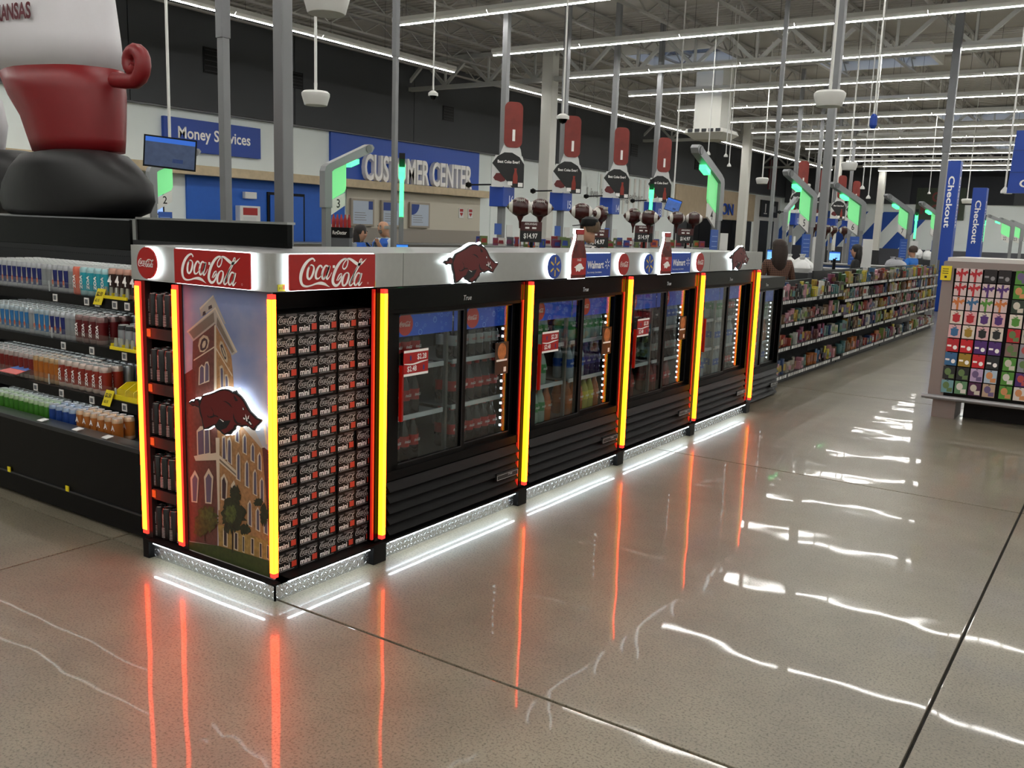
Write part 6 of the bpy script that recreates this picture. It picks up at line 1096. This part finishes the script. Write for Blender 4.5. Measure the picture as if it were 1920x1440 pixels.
# ================================================================= people
def person(name, px, dep, h, face, hair, shirt, pants, lab, vest=None, long_hair=False, bald=False, cap=False, armup=False, sleeves=True, beard=False):
    """standing figure grown from a joint skeleton; face = heading in degrees (0 = +X)"""
    p = atd(px, 460, dep); o = thing(name, (p.x, p.y, 0), lab, 'person'); s = h/1.75
    V, E_, Rr = [], [], []
    def v(x, y, z, r, par=None):
        V.append((x*s, y*s, z*s)); Rr.append(r*s); i = len(V)-1
        if par is not None: E_.append((par, i))
        return i
    pel = v(0, 0, .95, .15); sp = v(-.01, 0, 1.12, .135, pel); ch = v(0, 0, 1.34, .16, sp); nk = v(-.01, 0, 1.46, .06, ch); hd0 = v(.01, 0, 1.56, .075, nk); hd1 = v(.015, 0, 1.655, .092, hd0); v(.0, 0, 1.72, .06, hd1)
    v(.075, 0, 1.6, .03, hd0)
    tips = []
    for sd in (-1, 1):
        hp = v(0, sd*.1, .88, .095, pel); kn = v(.02, sd*.11, .5, .066, hp); an = v(-.02, sd*.115, .1, .046, kn); v(.13, sd*.125, .045, .035, an)
        sh = v(0, sd*.18, 1.4, .075, ch); el = v(.0, sd*.26, 1.12, .05, sh)
        if armup and sd > 0: el = len(V)-1; V[el] = (.1*s, sd*.26*s, 1.16*s); wr = v(.24, sd*.2, 1.32, .035, el); d_ = (.05, -.01, .09)
        else: wr = v(.14, sd*.26, .96, .036, el); d_ = (.08, -.005*sd, -.05)
        pm = v(*(a+q*.7 for a, q in zip([c/s for c in V[wr]], d_)), .034, wr)
        b0 = [c/s for c in V[pm]]
        for k in range(4):
            oy = (-.03+.02*k); f1 = v(b0[0]+d_[0]*.5, b0[1]+oy, b0[2]+d_[2]*.5, .010, pm); v(b0[0]+d_[0]*(.85-.06*abs(k-1)), b0[1]+oy*1.05, b0[2]+d_[2]*.9-.01, .009, f1)
        t1 = v(b0[0]+d_[0]*.1, b0[1]-sd*.045, b0[2]+d_[2]*.2, .011, pm); v(b0[0]+d_[0]*.5, b0[1]-sd*.055, b0[2]+d_[2]*.5, .009, t1)
    me = bpy.data.meshes.new('body'); me.from_pydata(V, E_, []); tmp = bpy.data.objects.new('body', me); COL.objects.link(tmp)
    md = tmp.modifiers.new('skin', 'SKIN'); md.use_smooth_shade = True
    for i, d in enumerate(me.skin_vertices[0].data): d.radius = (Rr[i], Rr[i]); d.use_root = (i == 0)
    sb_ = tmp.modifiers.new('sub', 'SUBSURF'); sb_.levels = 1; sb_.render_levels = 1
    bpy.context.view_layer.update(); ev = tmp.evaluated_get(bpy.context.evaluated_depsgraph_get()); nm = bpy.data.meshes.new_from_object(ev); bpy.data.objects.remove(tmp)
    nm.materials.clear()
    for mt in (SKIN, shirt, pants, BLK): nm.materials.append(mt)
    for f in nm.polygons:
        c = f.center/s; k = 0
        if c.z < .07: k = 3
        elif c.z < .93 and abs(c.y) < .24 and c.x < .13: k = 2
        elif c.z < 1.47 and not (c.x > .2 or (not sleeves and abs(c.y) > .22)): k = 1
        if armup and c.x > .21 and c.z > 1.2: k = 0
        f.material_index = k; f.use_smooth = True
    b_ = bpy.data.objects.new('body', nm); COL.objects.link(b_); b_.parent = o
    hx = .012*s
    for sd in (-1, 1): q = MB().lathe([(.001, -.009*s), (.008*s, -.004*s), (.008*s, .004*s), (.001, .009*s)], (p.x+(.1)*s, p.y+sd*.032*s, 1.645*s), 8).build('eye', BLKP, o, True)
    MB().add([(p.x+.1*s, p.y-.012*s, 1.6*s), (p.x+.1*s, p.y+.012*s, 1.6*s), (p.x+.125*s, p.y, 1.605*s), (p.x+.1*s, p.y, 1.645*s)], [(0, 2, 3), (2, 1, 3), (0, 1, 2)]).build('nose', SKIN, o)
    MB().box((p.x+.09*s, p.y-.022*s, 1.57*s), (p.x+.103*s, p.y+.022*s, 1.576*s)).build('mouth', M('lips', '#7d4a42', .6), o)
    for sd in (-1, 1): MB().lathe([(.004*s, -.025*s), (.016*s, 0), (.004*s, .025*s)], (p.x+.0*s, p.y+sd*.088*s, 1.63*s), 8, sx=1, sy=.5).build('ear', SKIN, o, True)
    if hair and not bald:
        HM = M('hair '+hair, hair, .6, noise=.2, scale=40); mb = MB().lathe([(.098*s, -.06*s), (.11*s, .0), (.105*s, .05*s), (.07*s, .095*s), (.005, .11*s)], (p.x-.018*s, p.y, 1.655*s), 16, sx=1.0, sy=.97)
        if long_hair: mb.lathe([(.06*s, 0), (.1*s, .12*s), (.115*s, .3*s), (.1*s, .4*s)], (p.x-.055*s, p.y, 1.26*s), 14, sx=.7, sy=1.1)
        mb.build('hair', HM, o, True)
    if bald: MB().lathe([(.098*s, -.03*s), (.101*s, .0), (.096*s, .02*s)], (p.x-.012*s, p.y, 1.63*s), 14).build('hair', M('hair grey', '#8d8a86', .7), o, True)
    if beard: MB().lathe([(.02*s, -.06*s), (.055*s, -.03*s), (.06*s, .01*s)], (p.x+.045*s, p.y, 1.575*s), 12).build('beard', M('beard grey', '#6f6a66', .8), o, True)
    if cap: MB().lathe([(.108*s, 0), (.112*s, .03*s), (.1*s, .08*s), (.05*s, .11*s), (.004, .115*s)], (p.x, p.y, 1.665*s), 16).add([(p.x+.09*s, p.y-.07*s, 1.675*s), (p.x+.2*s, p.y-.05*s, 1.66*s), (p.x+.2*s, p.y+.05*s, 1.66*s), (p.x+.09*s, p.y+.07*s, 1.675*s), (p.x+.09*s, p.y-.07*s, 1.685*s), (p.x+.2*s, p.y-.05*s, 1.67*s), (p.x+.2*s, p.y+.05*s, 1.67*s), (p.x+.09*s, p.y+.07*s, 1.685*s)], [(3, 2, 1, 0), (4, 5, 6, 7), (0, 1, 5, 4), (1, 2, 6, 5), (2, 3, 7, 6), (3, 0, 4, 7)]).build('cap', BLK, o, True)
    if vest:
        mb = MB(); n = 20; pr = [(.165, .9, .14), (.17, 1.1, .145), (.19, 1.28, .165), (.2, 1.38, .16), (.13, 1.455, .1)]
        for ry, z, rx in pr:
            for i in range(n): t = 2*math.pi*i/n; mb.v.append(Vector((p.x+rx*s*math.cos(t)*1.06, p.y+ry*s*math.sin(t)*1.04, z*s)))
        for j in range(len(pr)-1):
            for i in range(n):
                i2 = (i+1) % n
                if j >= 2 and i in (n-1, 0): continue
                mb.f.append([j*n+i, j*n+i2, (j+1)*n+i2, (j+1)*n+i]); mb.m.append(0)
        mb.build('vest', vest, o, True)
    o.rotation_euler = (0, 0, math.radians(face)); return o
def plaid(name, a, c, sc_):
    mt = M(name, a, .8)
    if 'pl' in mt: return mt
    nt = mt.node_tree; b = nt.nodes['Principled BSDF']; tc = nt.nodes.new('ShaderNodeTexCoord'); mx = None
    ws = []
    for ax in ('Y', 'Z'):
        w_ = nt.nodes.new('ShaderNodeTexWave'); w_.bands_direction = ax; w_.inputs['Scale'].default_value = sc_; nt.links.new(tc.outputs['Object'], w_.inputs['Vector']); ws.append(w_)
    ad = nt.nodes.new('ShaderNodeMath'); ad.operation = 'MAXIMUM'; nt.links.new(ws[0].outputs['Fac'], ad.inputs[0]); nt.links.new(ws[1].outputs['Fac'], ad.inputs[1])
    rp = nt.nodes.new('ShaderNodeValToRGB'); rp.color_ramp.elements[0].position = .82; rp.color_ramp.elements[1].position = .9; rp.color_ramp.elements[0].color = (*lin(a), 1); rp.color_ramp.elements[1].color = (*lin(c), 1)
    nt.links.new(ad.outputs[0], rp.inputs['Fac']); nt.links.new(rp.outputs['Color'], b.inputs['Base Color']); mt['pl'] = 1; return mt
DEN = M('denim', '#22304a', .8); VB = M('vest blue', '#1d56b0', .7); KHA = M('trousers dark', '#26262a', .8)
person('person', 677, 14.5, 1.6, 10, '#1e1412', M('sleeve grey', '#7d8288', .8), KHA, 'long-haired worker in a blue vest seen at the customer desk', VB, True)
person('person', 720, 14, 1.7, 262, '#8d8a86', M('shirt pale', '#c3c9d0', .8), KHA, 'bald worker in a blue vest raising one hand', VB, False, True, armup=True, beard=True)
person('person', 1104, 11.0, 1.77, 222, '#5a4632', plaid('plaid black white', '#161616', '#c9c4bd', 9), DEN, 'shopper in black cap and black and white plaid shirt', None, False, False, True)
person('person', 1461, 12.6, 1.6, 130, '#2a1a13', plaid('plaid brown', '#3a2018', '#6a4a38', 12), KHA, 'shopper with long brown hair in a brown plaid coat', None, True)
person('person', 1606, 17, 1.55, 200, '#17110f', M('top black', '#141416', .8), KHA, 'long-haired shopper in black near lane six', None, True)
person('person', 1712, 20, 1.55, 160, '#3a2a20', M('shirt bright blue', '#1769c0', .7), DEN, 'shopper in a bright blue shirt near lane seven')
